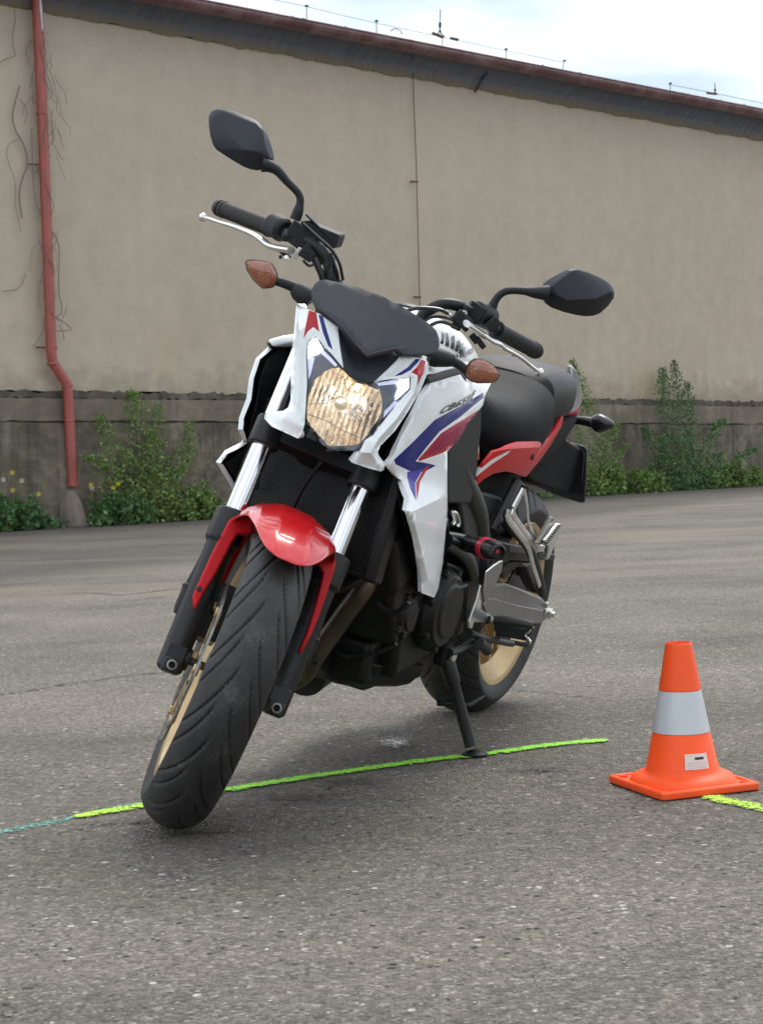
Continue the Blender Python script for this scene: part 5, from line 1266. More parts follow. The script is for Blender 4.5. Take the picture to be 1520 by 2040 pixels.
mats['asphalt'] = asphalt_mat()

def plain(name, verts, faces, mat, parent=None, kind=None, smooth=False):
    me = bpy.data.meshes.new(name); me.from_pydata(verts, [], faces)
    me.materials.append(mats[mat] if isinstance(mat, str) else mat)
    if smooth: me.shade_smooth()
    o = bpy.data.objects.new(name, me); col.objects.link(o); o.parent = parent
    if kind: o['kind'] = kind
    return o

plain('ground', [(-400, -300, 0), (400, -300, 0), (400, 500, 0), (-400, 500, 0)], [(0, 1, 2, 3)], 'asphalt', kind='structure')

# loose grit lying on the asphalt
gr = MB(); g2 = random.Random(11)
def pebble(mb, x, y, r):
    v = []
    for (a, b_, c_) in ((1, 0, 0), (0, 1, 0), (-1, 0, 0), (0, -1, 0), (0, 0, 1), (.6, .6, .5)):
        s_ = r*g2.uniform(.7, 1.25); v.append((x+a*s_, y+b_*s_*.8, .0 + r*.25 + c_*s_*.6))
    mb.add(v, [(0, 1, 5), (1, 2, 4), (2, 3, 4), (3, 0, 4), (0, 5, 4), (5, 1, 4)])
for k in range(2600):
    y = 1.85 + (g2.random()**1.3)*6.5; x = g2.uniform(-.27, .27)*y
    pebble(gr, x, y, g2.choice((.0012, .0016, .002, .0026, .0036)))
def grit_mat():
    mt, N, L, B = newmat('grit')
    g = N.new('ShaderNodeNewGeometry')
    r = ramp(N, [(0, (.045, .042, .04)), (.35, (.14, .13, .118)), (.75, (.24, .22, .20)), (1., (.50, .48, .44))])
    L.new(g.outputs['Random Per Island'], r.inputs['Fac']); L.new(r.outputs['Color'], B.inputs['Base Color'])
    B.inputs['Roughness'].default_value = .8
    return mt
mats['grit'] = grit_mat()
tag(gr.build('loose_grit', 'grit', smooth=False), 'fine loose grit scattered over the asphalt', 'grit', kind='stuff')

# sprayed lines: chalky paint caught on the stones
def paint_mat(name, c1, c2, cover=.5, scale=110):
    mt, N, L, B = newmat(name)
    t = N.new('ShaderNodeTexCoord'); o = t.outputs['Object']
    n = noise(N, L, o, scale, 5, .75); n2 = noise(N, L, o, 6, 4)
    c = mixc(N, L, n2.outputs['Fac'], c1, c2); L.new(c, B.inputs['Base Color'])
    B.inputs['Roughness'].default_value = .75
    at_n = N.new('ShaderNodeAttribute'); at_n.attribute_name = 'edge'
    a = N.new('ShaderNodeMath'); a.operation = 'MULTIPLY_ADD'; L.new(at_n.outputs['Fac'], a.inputs[0]); a.inputs[1].default_value = -.30; L.new(n.outputs['Fac'], a.inputs[2])
    r = ramp(N, [(cover-.16, 0.), (cover-.09, 1.)]); L.new(a.outputs[0], r.inputs['Fac'])
    L.new(r.outputs['Color'], B.inputs['Alpha'])
    v = N.new('ShaderNodeTexVoronoi'); v.inputs['Scale'].default_value = 150; L.new(o, v.inputs['Vector'])
    bump(N, L, v.outputs['Distance'], .7, .004, B)
    return mt
mats['lime'] = paint_mat('lime_spray_paint', (.20, .66, .045), (.36, .80, .05), .52)
mats['lime_bright'] = paint_mat('yellow_green_spray_paint', (.36, .70, .04), (.48, .76, .04), .55)
mats['teal'] = paint_mat('teal_spray_paint', (.07, .31, .26), (.10, .38, .32), .60)
mats['chalk'] = paint_mat('white_speckle', (.60, .60, .58), (.5, .5, .5), .60, 95)
mats['tar'] = paint_mat('dark_crack', (.035, .033, .031), (.06, .055, .05), .60, 60)
mats['dark_patch'] = paint_mat('dark_asphalt_patch', (.055, .052, .048), (.08, .075, .068), .60, 90)
def strip(name, P, w, mat, z, n=10, label=None, wob=.0, seed=1):
    rg = random.Random(seed)
    q = smooth_path([(a, b_, z) for a, b_ in P], n)
    V = []; E = []; k = 5
    for i, c in enumerate(q):
        d = (q[min(i+1, len(q)-1)]-q[max(i-1, 0)]).normalized(); s_ = Vector((-d.y, d.x, 0))
        e = min(1, i*.35, (len(q)-1-i)*.35) if name != 'asphalt_crack' else min(1, .3+i*.1)
        for j in range(k):
            t = -1 + 2*j/(k-1)
            V.append((c + s_*(t*w/2*(.35+.65*e)*(1+wob*rg.uniform(-1, 1))) + Vector((0, 0, 0)))[:])
            E.append(abs(t)**2)
    F = [(i*k+j, i*k+j+1, (i+1)*k+j+1, (i+1)*k+j) for i in range(len(q)-1) for j in range(k-1)]
    o = plain(name, V, F, mat, kind='structure')
    at = o.data.attributes.new('edge', 'FLOAT', 'POINT'); at.data.foreach_set('value', E)
    if label: o['label'] = label
    return o
strip('painted_line', [(-0.621,3.248),(-0.563,3.294),(-0.495,3.345),(-0.421,3.402),(-0.345,3.467)], .068, 'lime_bright', .004, label='brightest green end of the sprayed line, left of the front tyre')
strip('painted_line', [(-0.355,3.458),(-0.275,3.519),(-0.193,3.576),(-0.108,3.624),(-0.031,3.669),(0.081,3.733),(0.185,3.776),(0.256,3.808),(0.329,3.853),(0.402,3.885),(0.469,3.906),(0.514,3.911)], .066, 'lime', .004, label='long lime green sprayed line passing under the side stand')
strip('painted_line', [(-0.946,3.000),(-0.790,3.104),(-0.743,3.143),(-0.682,3.195),(-0.620,3.252),(-0.562,3.318),(-0.500,3.376)], .062, 'teal', .002, label='faded teal sprayed line at the left edge')
strip('painted_line', [(0.611,3.239),(0.635,3.192),(0.665,3.149),(0.699,3.093),(0.743,3.007),(0.833,2.824)], .068, 'lime_bright', .004, label='yellow-green sprayed line running out from under the cone')
for i, (P_, w_) in enumerate((([(-1.272,5.071),(-1.196,5.139),(-1.115,5.197),(-1.030,5.328),(-0.932,5.412),(-0.848,5.503),(-0.705,5.555),(-0.527,5.626)], .035), ([(-2.475,10.227),(-2.209,10.350),(-2.031,10.480),(-1.770,10.619),(-1.495,10.710)], .06), ([(1.908,18.707),(2.668,19.112),(3.251,18.993),(3.740,18.589)], .10),
                              ([(0.347,4.849),(0.439,4.751),(0.566,4.617)], .02), ([(-1.845,9.357),(-1.644,9.338),(-1.439,9.105),(-1.226,9.364),(-1.044,9.503)], .07), ([(-1.475,8.662),(-1.323,8.691),(-1.164,8.881)], .04))):
    strip('asphalt_crack', P_, w_, 'tar', .004, n=14, wob=.9, seed=i)
def spot(name, c, rx, ry, mat, z, n=30):
    V = [(c[0], c[1], z)]; E = [0.]
    for j in range(1, 5):
        for k in range(n):
            a = 2*pi*k/n; V.append((c[0]+rx*j/4*cos(a), c[1]+ry*j/4*sin(a), z)); E.append((j/4)**1.5*(.75 if mat == 'chalk' else 1.2))
    F = [(0, 1+k, 1+(k+1) % n) for k in range(n)]
    for j in range(3):
        F += [(1+j*n+k, 1+(j+1)*n+k, 1+(j+1)*n+(k+1) % n, 1+j*n+(k+1) % n) for k in range(n)]
    o = plain(name, V, F, mat, kind='structure')
    at = o.data.attributes.new('edge', 'FLOAT', 'POINT'); at.data.foreach_set('value', E)
c_ = [(0.013,3.968)][0]
spot('ground_patch', (c_[0]+.01, c_[1]), .12, .22, 'dark_patch', .004)  # damp halo around the chalk speckle
spot('ground_patch', c_, .066, .12, 'chalk', .006)
for uv, rx, ry in (([(-0.095,3.513)], .16, .12), ([(0.325,3.576)], .17, .10), ([(-0.183,3.370)], .2, .14), ([(-0.356,3.077)], .15, .07), ([(-0.512,3.189)], .2, .05)):  # ragged dark patches around the front tyre and side stand
    spot('ground_patch', uv[0], rx, ry, 'dark_patch', .0042)

# ---------------------------------------------------------------- the building
WD = Vector((WALL_D[0], WALL_D[1], 0))
WN = Vector((WALL_D[1], -WALL_D[0], 0))       # out of the wall, towards the yard
building = bpy.data.objects.new('warehouse', None); col.objects.link(building)
building.matrix_world = Matrix.Translation((WALL_O[0], WALL_O[1], 0)) @ Matrix.Rotation(atan2(WALL_D[1], WALL_D[0]), 4, 'Z')
tag(building, 'long beige rendered warehouse with a concrete plinth and dark red eaves gutter', 'building')
def W(a, c, z): return (a, -c, z)

def plaster_mat():
    mt, N, L, B = newmat('old_render')
    t = N.new('ShaderNodeTexCoord'); o = t.outputs['Object']
    sx = N.new('ShaderNodeSeparateXYZ'); L.new(o, sx.inputs[0])
    n1 = noise(N, L, o, .55, 7, .62); n2 = noise(N, L, o, 3.5, 6, .65); n3 = noise(N, L, o, 60, 3)
    mp_ = N.new('ShaderNodeMapping'); mp_.inputs['Scale'].default_value = (2.2, 2.2, .16); L.new(o, mp_.inputs['Vector'])
    ns = noise(N, L, mp_.outputs['Vector'], 1.3, 5, .6)
    r = ramp(N, [(.28, (.438, .372, .286)), (.5, (.456, .390, .302)), (.72, (.490, .425, .335))]); L.new(n1.outputs['Fac'], r.inputs['Fac'])
    r2 = ramp(N, [(.3, .92), (.7, 1.08)]); L.new(n2.outputs['Fac'], r2.inputs['Fac'])
    c = mixc(N, L, 1., r.outputs['Color'], r2.outputs['Color'], 'MULTIPLY')
    r3 = ramp(N, [(.35, .975), (.65, 1.02)]); L.new(ns.outputs['Fac'], r3.inputs['Fac'])
    c = mixc(N, L, 1., c, r3.outputs['Color'], 'MULTIPLY')
    # grey weathering on the upper half, ochre and dirt splash near the plinth
    up = N.new('ShaderNodeMapRange'); up.inputs[1].default_value = 2.5; up.inputs[2].default_value = 6.2; L.new(sx.outputs['Z'], up.inputs[0])
    um = N.new('ShaderNodeMath'); um.operation = 'MULTIPLY'; L.new(up.outputs[0], um.inputs[0]); um.inputs[1].default_value = .30
    c = mixc(N, L, um.outputs[0], c, (.450, .400, .338))
    lo = N.new('ShaderNodeMath'); lo.operation = 'MULTIPLY_ADD'; L.new(n2.outputs['Fac'], lo.inputs[0]); lo.inputs[1].default_value = 1.1; L.new(sx.outputs['Z'], lo.inputs[2])
    lr = N.new('ShaderNodeMapRange'); lr.inputs[1].default_value = 2.62; lr.inputs[2].default_value = 2.10; L.new(lo.outputs[0], lr.inputs[0])
    lm = N.new('ShaderNodeMath'); lm.operation = 'MULTIPLY'; L.new(lr.outputs[0], lm.inputs[0]); lm.inputs[1].default_value = .50
    c = mixc(N, L, lm.outputs[0], c, (.190, .160, .122))
    oc = ramp(N, [(.56, 0.), (.70, .7)]); n4 = noise(N, L, o, .9, 4); L.new(n4.outputs['Fac'], oc.inputs['Fac'])
    lz = N.new('ShaderNodeMapRange'); lz.inputs[1].default_value = 2.7; lz.inputs[2].default_value = 2.0; L.new(sx.outputs['Z'], lz.inputs[0])
    om = N.new('ShaderNodeMath'); om.operation = 'MULTIPLY'; L.new(oc.outputs['Color'], om.inputs[0]); L.new(lz.outputs[0], om.inputs[1])
    c = mixc(N, L, om.outputs[0], c, (.43, .345, .225))
    # small dark flecks
    vf = N.new('ShaderNodeTexVoronoi'); vf.inputs['Scale'].default_value = 2.4; L.new(o, vf.inputs['Vector'])
    fr_ = ramp(N, [(.012, .8), (.03, 0.)]); L.new(vf.outputs['Distance'], fr_.inputs['Fac'])
    c = mixc(N, L, fr_.outputs['Color'], c, (.12, .10, .08))
    L.new(c, B.inputs['Base Color']); B.inputs['Roughness'].default_value = .93
    B.inputs['Specular IOR Level'].default_value = .2
    bump(N, L, n3.outputs['Fac'], .4, .02, B)
    return mt
def plinth_mat():
    mt, N, L, B = newmat('stained_concrete')
    t = N.new('ShaderNodeTexCoord'); o = t.outputs['Object']
    sx = N.new('ShaderNodeSeparateXYZ'); L.new(o, sx.inputs[0])
    n1 = noise(N, L, o, 1.1, 7, .68); n2 = noise(N, L, o, 9, 6, .7)
    mp_ = N.new('ShaderNodeMapping'); mp_.inputs['Scale'].default_value = (3.0, 3.0, .35); L.new(o, mp_.inputs['Vector'])
    ns = noise(N, L, mp_.outputs['Vector'], 1.6, 6, .65)
    r = ramp(N, [(.30, (.050, .043, .033)), (.48, (.128, .108, .080)), (.68, (.255, .215, .160))]); L.new(n1.outputs['Fac'], r.inputs['Fac'])
    r2 = ramp(N, [(.3, .72), (.7, 1.25)]); L.new(n2.outputs['Fac'], r2.inputs['Fac'])
    c = mixc(N, L, 1., r.outputs['Color'], r2.outputs['Color'], 'MULTIPLY')
    r3 = ramp(N, [(.32, .52), (.5, 1.), (.7, 1.2)]); L.new(ns.outputs['Fac'], r3.inputs['Fac'])
    c = mixc(N, L, 1., c, r3.outputs['Color'], 'MULTIPLY')
    n4 = noise(N, L, o, 1.7, 5, .6); r4 = ramp(N, [(.52, 0.), (.66, .5)]); L.new(n4.outputs['Fac'], r4.inputs['Fac'])
    zl = N.new('ShaderNodeMapRange'); zl.inputs[1].default_value = 1.1; zl.inputs[2].default_value = .3; L.new(sx.outputs['Z'], zl.inputs[0])
    mm = N.new('ShaderNodeMath'); mm.operation = 'MULTIPLY'; L.new(r4.outputs['Color'], mm.inputs[0]); L.new(zl.outputs[0], mm.inputs[1])
    c = mixc(N, L, mm.outputs[0], c, (.135, .112, .045))
    L.new(c, B.inputs['Base Color']); B.inputs['Roughness'].default_value = .92
    bump(N, L, n2.outputs['Fac'], .8, .03, B)
    return mt
mats['plaster'] = plaster_mat(); mats['plinth'] = plinth_mat()
def crust_mat():
    mt = mats['plinth'].copy(); mt.name = 'blackened_crust'
    N, L = mt.node_tree.nodes, mt.node_tree.links; B = N['Principled BSDF']
    old = B.inputs['Base Color'].links[0].from_socket
    c = mixc(N, L, .45, old, (.045, .040, .034)); L.new(c, B.inputs['Base Color'])
    return mt
mats['crust'] = crust_mat()

A0, A1 = -14., 62.
ztop = lambda a: 1.655 - .0100*a        # plinth top
zjoint = lambda a: 1.300 - .0130*a      # joint under the upper plinth band
br_ = random.Random(5)
def band(name, zt, zb, c, depth, mat, step=.12, jt=.0, jb=.0, jc=0.):
    V = []; F = []; n = int((A1-A0)/step)
    for i in range(n+1):
        a = A0 + (A1-A0)*i/n
        t = zt(a) + jt*br_.uniform(-1, 1); b_ = zb(a) + jb*br_.uniform(-1, 1); cc = c + jc*br_.uniform(-1, 1)
        V += [W(a, cc, b_), W(a, cc, t), W(a, c-depth, t), W(a, c-depth, b_)]
    for i in range(n):
        for j in range(4): F.append((4*i+j, 4*i+(j+1) % 4, 4*(i+1)+(j+1) % 4, 4*(i+1)+j))
    F += [(3, 2, 1, 0), (4*n, 4*n+1, 4*n+2, 4*n+3)]
    return plain(name, V, F, mat, building)
band('plaster_wall', lambda a: 6.49, lambda a: ztop(a)+.03, 0., .30, 'plaster', .15, .014, .025)
band('plinth_ledge', lambda a: ztop(a)+.035, lambda a: ztop(a)-.05, .035, .30, 'crust', .07, .030, .020, .018)
def light_mat():
    mt = mats['plinth'].copy(); mt.name = 'upper_band_concrete'
    N, L = mt.node_tree.nodes, mt.node_tree.links; B = N['Principled BSDF']
    old = B.inputs['Base Color'].links[0].from_socket
    c = mixc(N, L, .45, old, (.225, .190, .143)); L.new(c, B.inputs['Base Color'])
    return mt
mats['plinth_light'] = light_mat()
band('plinth_band', lambda a: ztop(a)-.055, lambda a: zjoint(a)+.012, .050, .30, 'plinth_light', .14, .006, .012, .004)
band('joint_shadow_gap', lambda a: zjoint(a)+.02, lambda a: zjoint(a)-.02, .010, .25, 'crust', 1.)
band('plinth', lambda a: zjoint(a)-.014, lambda a: -.3, .060, .35, 'plinth', .14, .012, 0, .004)
# eaves: ribbed dark fascia leaning out to the gutter
def fascia_mat():
    mt, N, L, B = newmat('weathered_fascia')
    t = N.new('ShaderNodeTexCoord'); o = t.outputs['Object']
    mp_ = N.new('ShaderNodeMapping'); mp_.inputs['Scale'].default_value = (5, 1, .5); L.new(o, mp_.inputs['Vector'])
    n = noise(N, L, mp_.outputs['Vector'], 2.5, 6, .7); sx = N.new('ShaderNodeSeparateXYZ'); L.new(o, sx.inputs[0])
    r = ramp(N, [(.3, (.105, .115, .145)), (.6, (.15, .163, .195)), (.8, (.20, .20, .205))]); L.new(n.outputs['Fac'], r.inputs['Fac'])
    z = N.new('ShaderNodeMath'); z.operation = 'MULTIPLY_ADD'; L.new(n.outputs['Fac'], z.inputs[0]); z.inputs[1].default_value = .30; L.new(sx.outputs['Z'], z.inputs[2])
    zr = N.new('ShaderNodeMapRange'); zr.inputs[1].default_value = 6.76; zr.inputs[2].default_value = 6.60; L.new(z.outputs[0], zr.inputs[0])
    c = mixc(N, L, zr.outputs[0], r.outputs['Color'], (.21, .16, .075))
    L.new(c, B.inputs['Base Color']); B.inputs['Roughness'].default_value = .85
    return mt
mats['fascia'] = fascia_mat()
gl = [(0.473,6.801),(12.467,6.847)]
gz = lambda a: gl[0][1] + (gl[1][1]-gl[0][1])*(a-gl[0][0])/(gl[1][0]-gl[0][0])
GZ = gz
V = []; F = []; step = .03; n = int((62+14)/step)
for i in range(n+1):
    a = -14 + step*i
    rib = .005*sin(2*pi*a/.18)
    lo_ = 6.475 + .016*sin(a*3.1)*sin(a*7.7) + .012*br_.uniform(-1, 1)
    V += [W(a, .012+rib*.5+.006, lo_), W(a, .10+rib, 6.62), W(a, .24+rib, 6.60+(GZ(a)-6.60)*.55), W(a, .40, GZ(a)+.02)]
F = [(4*i+j, 4*i+j+1, 4*(i+1)+j+1, 4*(i+1)+j) for i in range(n) for j in range(3)]
plain('eaves_fascia', V, F, 'fascia', building)
gm = MB()
for (c0, r_) in ((.46, .125),):
    R = []
    k = 0; a = -14.
    while a < 62:
        R.append([W(a, c0 + r_*cos(t), gz(a) + .03 + r_*sin(t)*1.0 + .006*sin(a*1.3)) for t in [pi + pi*q/9 for q in range(10)]]); a += .5
    gm.rings(R, cap=False, closed=False)
gut = gm.build('gutter', 'gutter', building, solid=.006)
gb = MB()
a = -13.5
while a < 61:
    gb.tube([W(a, .46+.130*cos(t), gz(a)+.03+.130*sin(t)) for t in [pi+pi*q/8 for q in range(9)]], .010, 4)
    a += 1.15
gb.build('gutter_bracket', 'gutter', gut)
gb = MB(); gb.tube([W(-14, .590, gz(-14)+.035), W(62, .590, gz(62)+.035)], .013, 6); gb.build('gutter_bead', 'gutter', gut)
V = []; F = []; a = -14.; i = 0
while a < 62:
    j = br_.uniform(-.010, .022) + (.02 if br_.random() < .08 else 0)
    V += [W(a, .50, gz(a)+.040), W(a, .49, gz(a)+.058+j), W(a, .40, gz(a)+.062+j), W(a, -2.5, gz(a)-.02)]; a += .07; i += 1
F = [(4*q+j, 4*q+j+1, 4*(q+1)+j+1, 4*(q+1)+j) for q in range(i-1) for j in range(3)]
plain('roof', V, F, 'roof', building)
MB().box(W(24, -6., 3.4), (76, 11.2, 6.6)).build('warehouse_body', 'plaster', building, smooth=False)
# lightning conductor along the roof with its holders, and the wire down the wall
lw = [(1.051,7.169),(1.700,7.167),(2.353,7.148),(3.042,7.136),(4.417,7.130),(5.830,7.122),(7.216,7.127)]
ld = MB().tube([W(a, .20, z) for a, z in lw], .0035, 6)
lightning = ld.build('lightning_conductor', 'wire_rust' if False else 'roof', building)
lw2 = [(9.974,7.115),(11.356,7.127),(12.860,7.125),(14.193,7.130)]
MB().tube([W(a, .20, z) for a, z in lw2], .0045, 6).build('lightning_conductor', 'roof', building)
for uv in ([(1.700,7.174),(1.694,7.046)], [(3.043,7.166),(3.036,7.018)], [(4.418,7.146),(4.388,6.989)], [(5.831,7.146),(5.814,7.033)], [(7.230,7.154),(7.175,7.048)], [(10.047,7.142),(10.029,7.061)]):
    mbp = MB().tube([W(uv[0][0], .20, uv[0][1]+.02), W(uv[1][0], .20, uv[1][1]-.06)], .006, 6)
    mbp.box(W(uv[0][0], .20, uv[0][1]), (.05, .03, .02)); mbp.build('wire_holder', 'roof', building)
for top, bot in (([(4.383,7.544)], [(4.352,7.136)]), ([(11.349,7.307)], [(11.355,7.109)])):
    am = MB(); t = Vector(W(top[0][0], .2, top[0][1])); b_ = Vector(W(bot[0][0], .2, bot[0][1]))
    am.tube([t, b_], .008, 6); am.tube([t.lerp(b_, .5), t.lerp(b_, .68)], .02, 8); am.tube([t.lerp(b_, .75), b_ + Vector((.07, 0, -.0))], .008, 6); am.tube([t.lerp(b_, .75), b_+Vector((-.07, 0, 0))], .008, 6)
    am.build('air_terminal', 'roof', building)
for uv in ([(4.203,7.160),(4.417,7.130)], [(4.591,7.140),(4.745,7.139)], [(11.113,7.107),(11.370,7.120)]):
    MB().tube([W(uv[0][0], .20, uv[0][1]), W(uv[1][0], .20, uv[1][1])], .024, 8).build('clamp_block', 'insul', building)
MB().tube(smooth_path([W(a, .3, z) for a, z in [(3.227,7.025),(3.310,7.074),(3.412,7.067),(3.461,7.015)]], 4), .007, 6).build('wire_loop', 'roof', building)
dn = [(3.407,6.877),(3.464,6.767)] + [(3.891,6.661),(3.886,6.132),(3.895,5.225),(3.886,4.618),(3.878,4.011),(3.870,3.403),(3.863,3.038)]
dnw = MB().tube([W(dn[0][0], .55, dn[0][1]), W(dn[1][0], .5, dn[1][1])] + [W(a, .06, z) for a, z in dn[2:]], .0075, 6).build('down_wire', 'wire_rust', building)
for uv in ([(3.763,4.896),(3.911,4.908)], [(3.741,3.154),(3.890,3.160)]):
    MB().tube([W(uv[0][0], .06, uv[0][1]), W(uv[1][0], .06, uv[1][1])], .014, 6).build('wire_clip', 'wire_rust', dnw)
uv = [(5.419,6.869),(5.226,6.422)]
MB().tube([W(uv[0][0], .3, uv[0][1]+.02), W(uv[1][0], .06, uv[1][1])], .02, 6).build('bent_strap', 'roof', building)

# downpipe
PC = .13
dp = [(-2.675,7.009),(-2.660,6.577),(-2.648,5.025),(-2.652,3.589),(-2.660,2.210),(-2.645,2.072),(-2.460,1.809),(-2.439,1.645),(-2.436,1.074),(-2.426,0.515)]
pts = [Vector(W(a, PC, z)) for a, z in dp]
pp_ = MB().tube([pts[0], pts[1], pts[2], pts[3], pts[4], pts[5], pts[6], pts[7], pts[8], pts[9]], .066, 20)
pipe = pp_.build('downpipe', 'pipe', building, angle=50)
for uv in ([(-2.650,2.260)], [(-2.653,2.059)], [(-2.447,1.784)], [(-2.438,1.340)], [(-2.426,0.528)], [(-2.656,5.174)]):
    a, z = uv[0]
    MB().lathe(W(a, PC, z-.02), (0, 0, 1), [(0, .0665), (.004, .072), (.030, .072), (.034, .0665)], 20).build('pipe_collar', 'pipe', pipe)
for uv in ([(-2.651,2.248)], [(-2.643,4.527)], [(-2.439,1.328)]):
    a, z = uv[0]
    MB().tube([W(a-.16, .02, z+.02), W(a-.13, .06, z+.015), W(a-.07, .10, z+.01)], .010, 6).build('pipe_clip', 'wire_rust', pipe)
V = []
pk = [(-2.660,6.577),(-2.645,6.145)]
for i in range(13):
    t = i/12; a = pk[0][0]+(pk[1][0]-pk[0][0])*t + .0; z = pk[0][1]+.5-(pk[0][1]+.5-pk[1][1])*t
    half = .55*(1-t**2.2) + .1*br_.uniform(-1, 1)
    for q in (-1, -.33, .33, 1): V.append(W(a + .0675*sin(.12+q*half), PC + .0675*cos(.12+q*half), z))
plain('peeled_paint', V, [(4*i+j, 4*i+j+1, 4*i+j+5, 4*i+j+4) for i in range(12) for j in range(3)], 'rail', pipe, smooth=True)

# concrete splash block under the downpipe
sb = [(-2.626,0.029),(-2.360,0.041),(-2.415,0.451),(-2.496,0.454)]
sx0 = WALL_O[0]+WD.x*0
def wall_pt(a, c, z): return Vector((WALL_O[0], WALL_O[1], 0)) + WD*a + WN*c + Vector((0, 0, z))
cx_ = (sb[0][0]+sb[1][0])/2
splash = bpy.data.objects
R = []
for (t, w_, c_) in ((0, .165, .34), (.12, .15, .30), (.3, .115, .22), (.42, .07, .15), (.46, .05, .12)):
    R.append([wall_pt(cx_+.03+sx_*w_*(1+.05*br_.uniform(-1, 1)), .062+max(0, sy_)*c_*(1+.06*br_.uniform(-1, 1)), t*1.0) for sx_, sy_ in ((-1, 0), (-.95, .6), (-.5, 1), (.5, 1), (.95, .6), (1, 0))])
o = MB().rings(R).build('splash_block', 'concrete', bevel=.01)
tag(o, 'small tapering concrete splash block on the ground below the red downpipe', 'splash block')

# dry climber stems on and around the downpipe
vm = MB(); vr = random.Random(23)
def wp(uvs, c=.05): return [wall_pt(a, c, z) for a, z in uvs]
vm.tube(smooth_path(wp([(-2.906,5.494),(-2.980,5.281),(-3.024,5.090),(-2.983,4.928),(-2.923,4.848),(-2.859,4.705),(-2.846,4.520),(-2.910,4.378),(-2.959,4.231),(-2.975,4.062),(-2.948,3.866)]), 5), .009, 5)
vm.tube(smooth_path(wp([(-2.939,6.428),(-2.932,6.275),(-2.975,6.114),(-2.969,5.942),(-2.952,5.871),(-3.088,5.803),(-3.175,5.742)]), 5), .005, 5)
vm.tube(smooth_path(wp([(-2.923,4.848),(-3.067,4.777),(-3.128,4.679),(-3.107,4.527),(-3.044,4.378),(-3.025,4.194),(-3.046,4.038),(-3.011,3.886),(-2.978,3.702)]), 5), .004, 5)
vm.tube(smooth_path(wp([(-2.913,5.344),(-2.846,5.265),(-2.816,5.157),(-2.864,5.046)]), 4), .004, 5)
vm.tube(smooth_path(wp([(-2.932,3.177),(-2.987,3.050),(-3.083,2.971),(-3.273,2.944)]), 4), .005, 5)
vm.tube(smooth_path(wp([(-2.575,3.721),(-2.500,3.600),(-2.477,3.475),(-2.499,3.159),(-2.504,2.907),(-2.473,2.795),(-2.493,2.687),(-2.568,2.640)], .12), 4), .006, 5)
vm.tube(smooth_path(wp([(-2.568,2.640),(-2.475,2.593),(-2.340,2.489),(-2.554,2.471)], .12), 2), .006, 5)
vm.tube(smooth_path(wp([(-2.785,2.887),(-2.740,2.764),(-2.679,2.691),(-2.583,2.582)], .21), 4), .005, 5)
vm.tube(smooth_path(wp([(-2.775,4.440),(-2.702,4.323),(-2.618,4.112),(-2.587,4.021),(-2.629,3.893)], .21), 4), .0055, 5)
vm.tube(smooth_path(wp([(-2.809,3.569),(-2.779,3.447),(-2.698,3.358),(-2.630,3.268),(-2.621,3.156)], .21), 4), .0055, 5)
vm.tube(smooth_path(wp([(-2.788,6.108),(-2.708,5.996),(-2.669,5.908),(-2.631,5.808)], .21), 4), .005, 5)
vm.tube(smooth_path(wp([(-2.778,4.988),(-2.784,4.708),(-2.792,4.396),(-2.763,4.087),(-2.713,3.935),(-2.634,3.784)], .08), 5), .006, 5)
for k in range(46):
    u = vr.uniform(60, 100); v = vr.uniform(60, 330) if k < 34 else vr.uniform(330, 640)
    t0 = vr.uniform(-.5, .5)
    P_ = []; a_, z_ = ([(-2.617,6.584)][0][0] + (u-80)*.0062 + (v)*.00007, 6.6 - v*.00605)
    cc = vr.choice((.05, .07, .2, .21)); dx_ = vr.uniform(-.06, .06); n_ = vr.randint(4, 8)
    for q in range(n_):
        P_.append(wall_pt(a_, cc + vr.uniform(-.01, .01), z_)); a_ += dx_*.7 + vr.uniform(-.045, .045); z_ -= vr.uniform(.03, .13)
    vm.tube(smooth_path(P_, 3), vr.uniform(.002, .0045), 4)
vine = vm.build('dry_vine', 'vine'); tag(vine, 'leafless dry climber stems twisted around the red downpipe', 'vine')

# ---------------------------------------------------------------- weeds along the wall
def leaf_mat(name, c0, c1, c2):
    mt, N, L, B = newmat(name)
    g = N.new('ShaderNodeNewGeometry')
    r = ramp(N, [(0, c0), (.5, c1), (1., c2)]); L.new(g.outputs['Random Per Island'], r.inputs['Fac'])
    L.new(r.outputs['Color'], B.inputs['Base Color']); B.inputs['Roughness'].default_value = .55
    tr = N.new('ShaderNodeBsdfTranslucent'); L.new(r.outputs['Color'], tr.inputs['Color'])
    mxs = N.new('ShaderNodeMixShader'); mxs.inputs[0].default_value = .3
    L.new(B.outputs[0], mxs.inputs[1]); L.new(tr.outputs[0], mxs.inputs[2]); L.new(mxs.outputs[0], N['Material Output'].inputs['Surface'])
    return mt
mats['leaf'] = leaf_mat('weed_leaves', (.085, .145, .036), (.155, .25, .062), (.25, .36, .105))
mats['leaf_dark'] = leaf_mat('nettle_leaves', (.048, .110, .040), (.090, .185, .066), (.16, .28, .10))
mats['leaf_olive'] = leaf_mat('seedhead_leaves', (.060, .070, .028), (.095, .105, .045), (.13, .14, .06))
def leaf(mb, p, s_, rg):
    d = Vector((rg.uniform(-1, 1), rg.uniform(-1, 1), rg.uniform(-.5, .9))).normalized()
    u = d.cross(Vector((rg.uniform(-1, 1), rg.uniform(-1, 1), rg.uniform(-1, 1)))).normalized()
    w_ = s_*.36
    mb.add([p, p+d*s_*.5+u*w_, p+d*s_, p+d*s_*.5-u*w_], [(0, 1, 2, 3)])
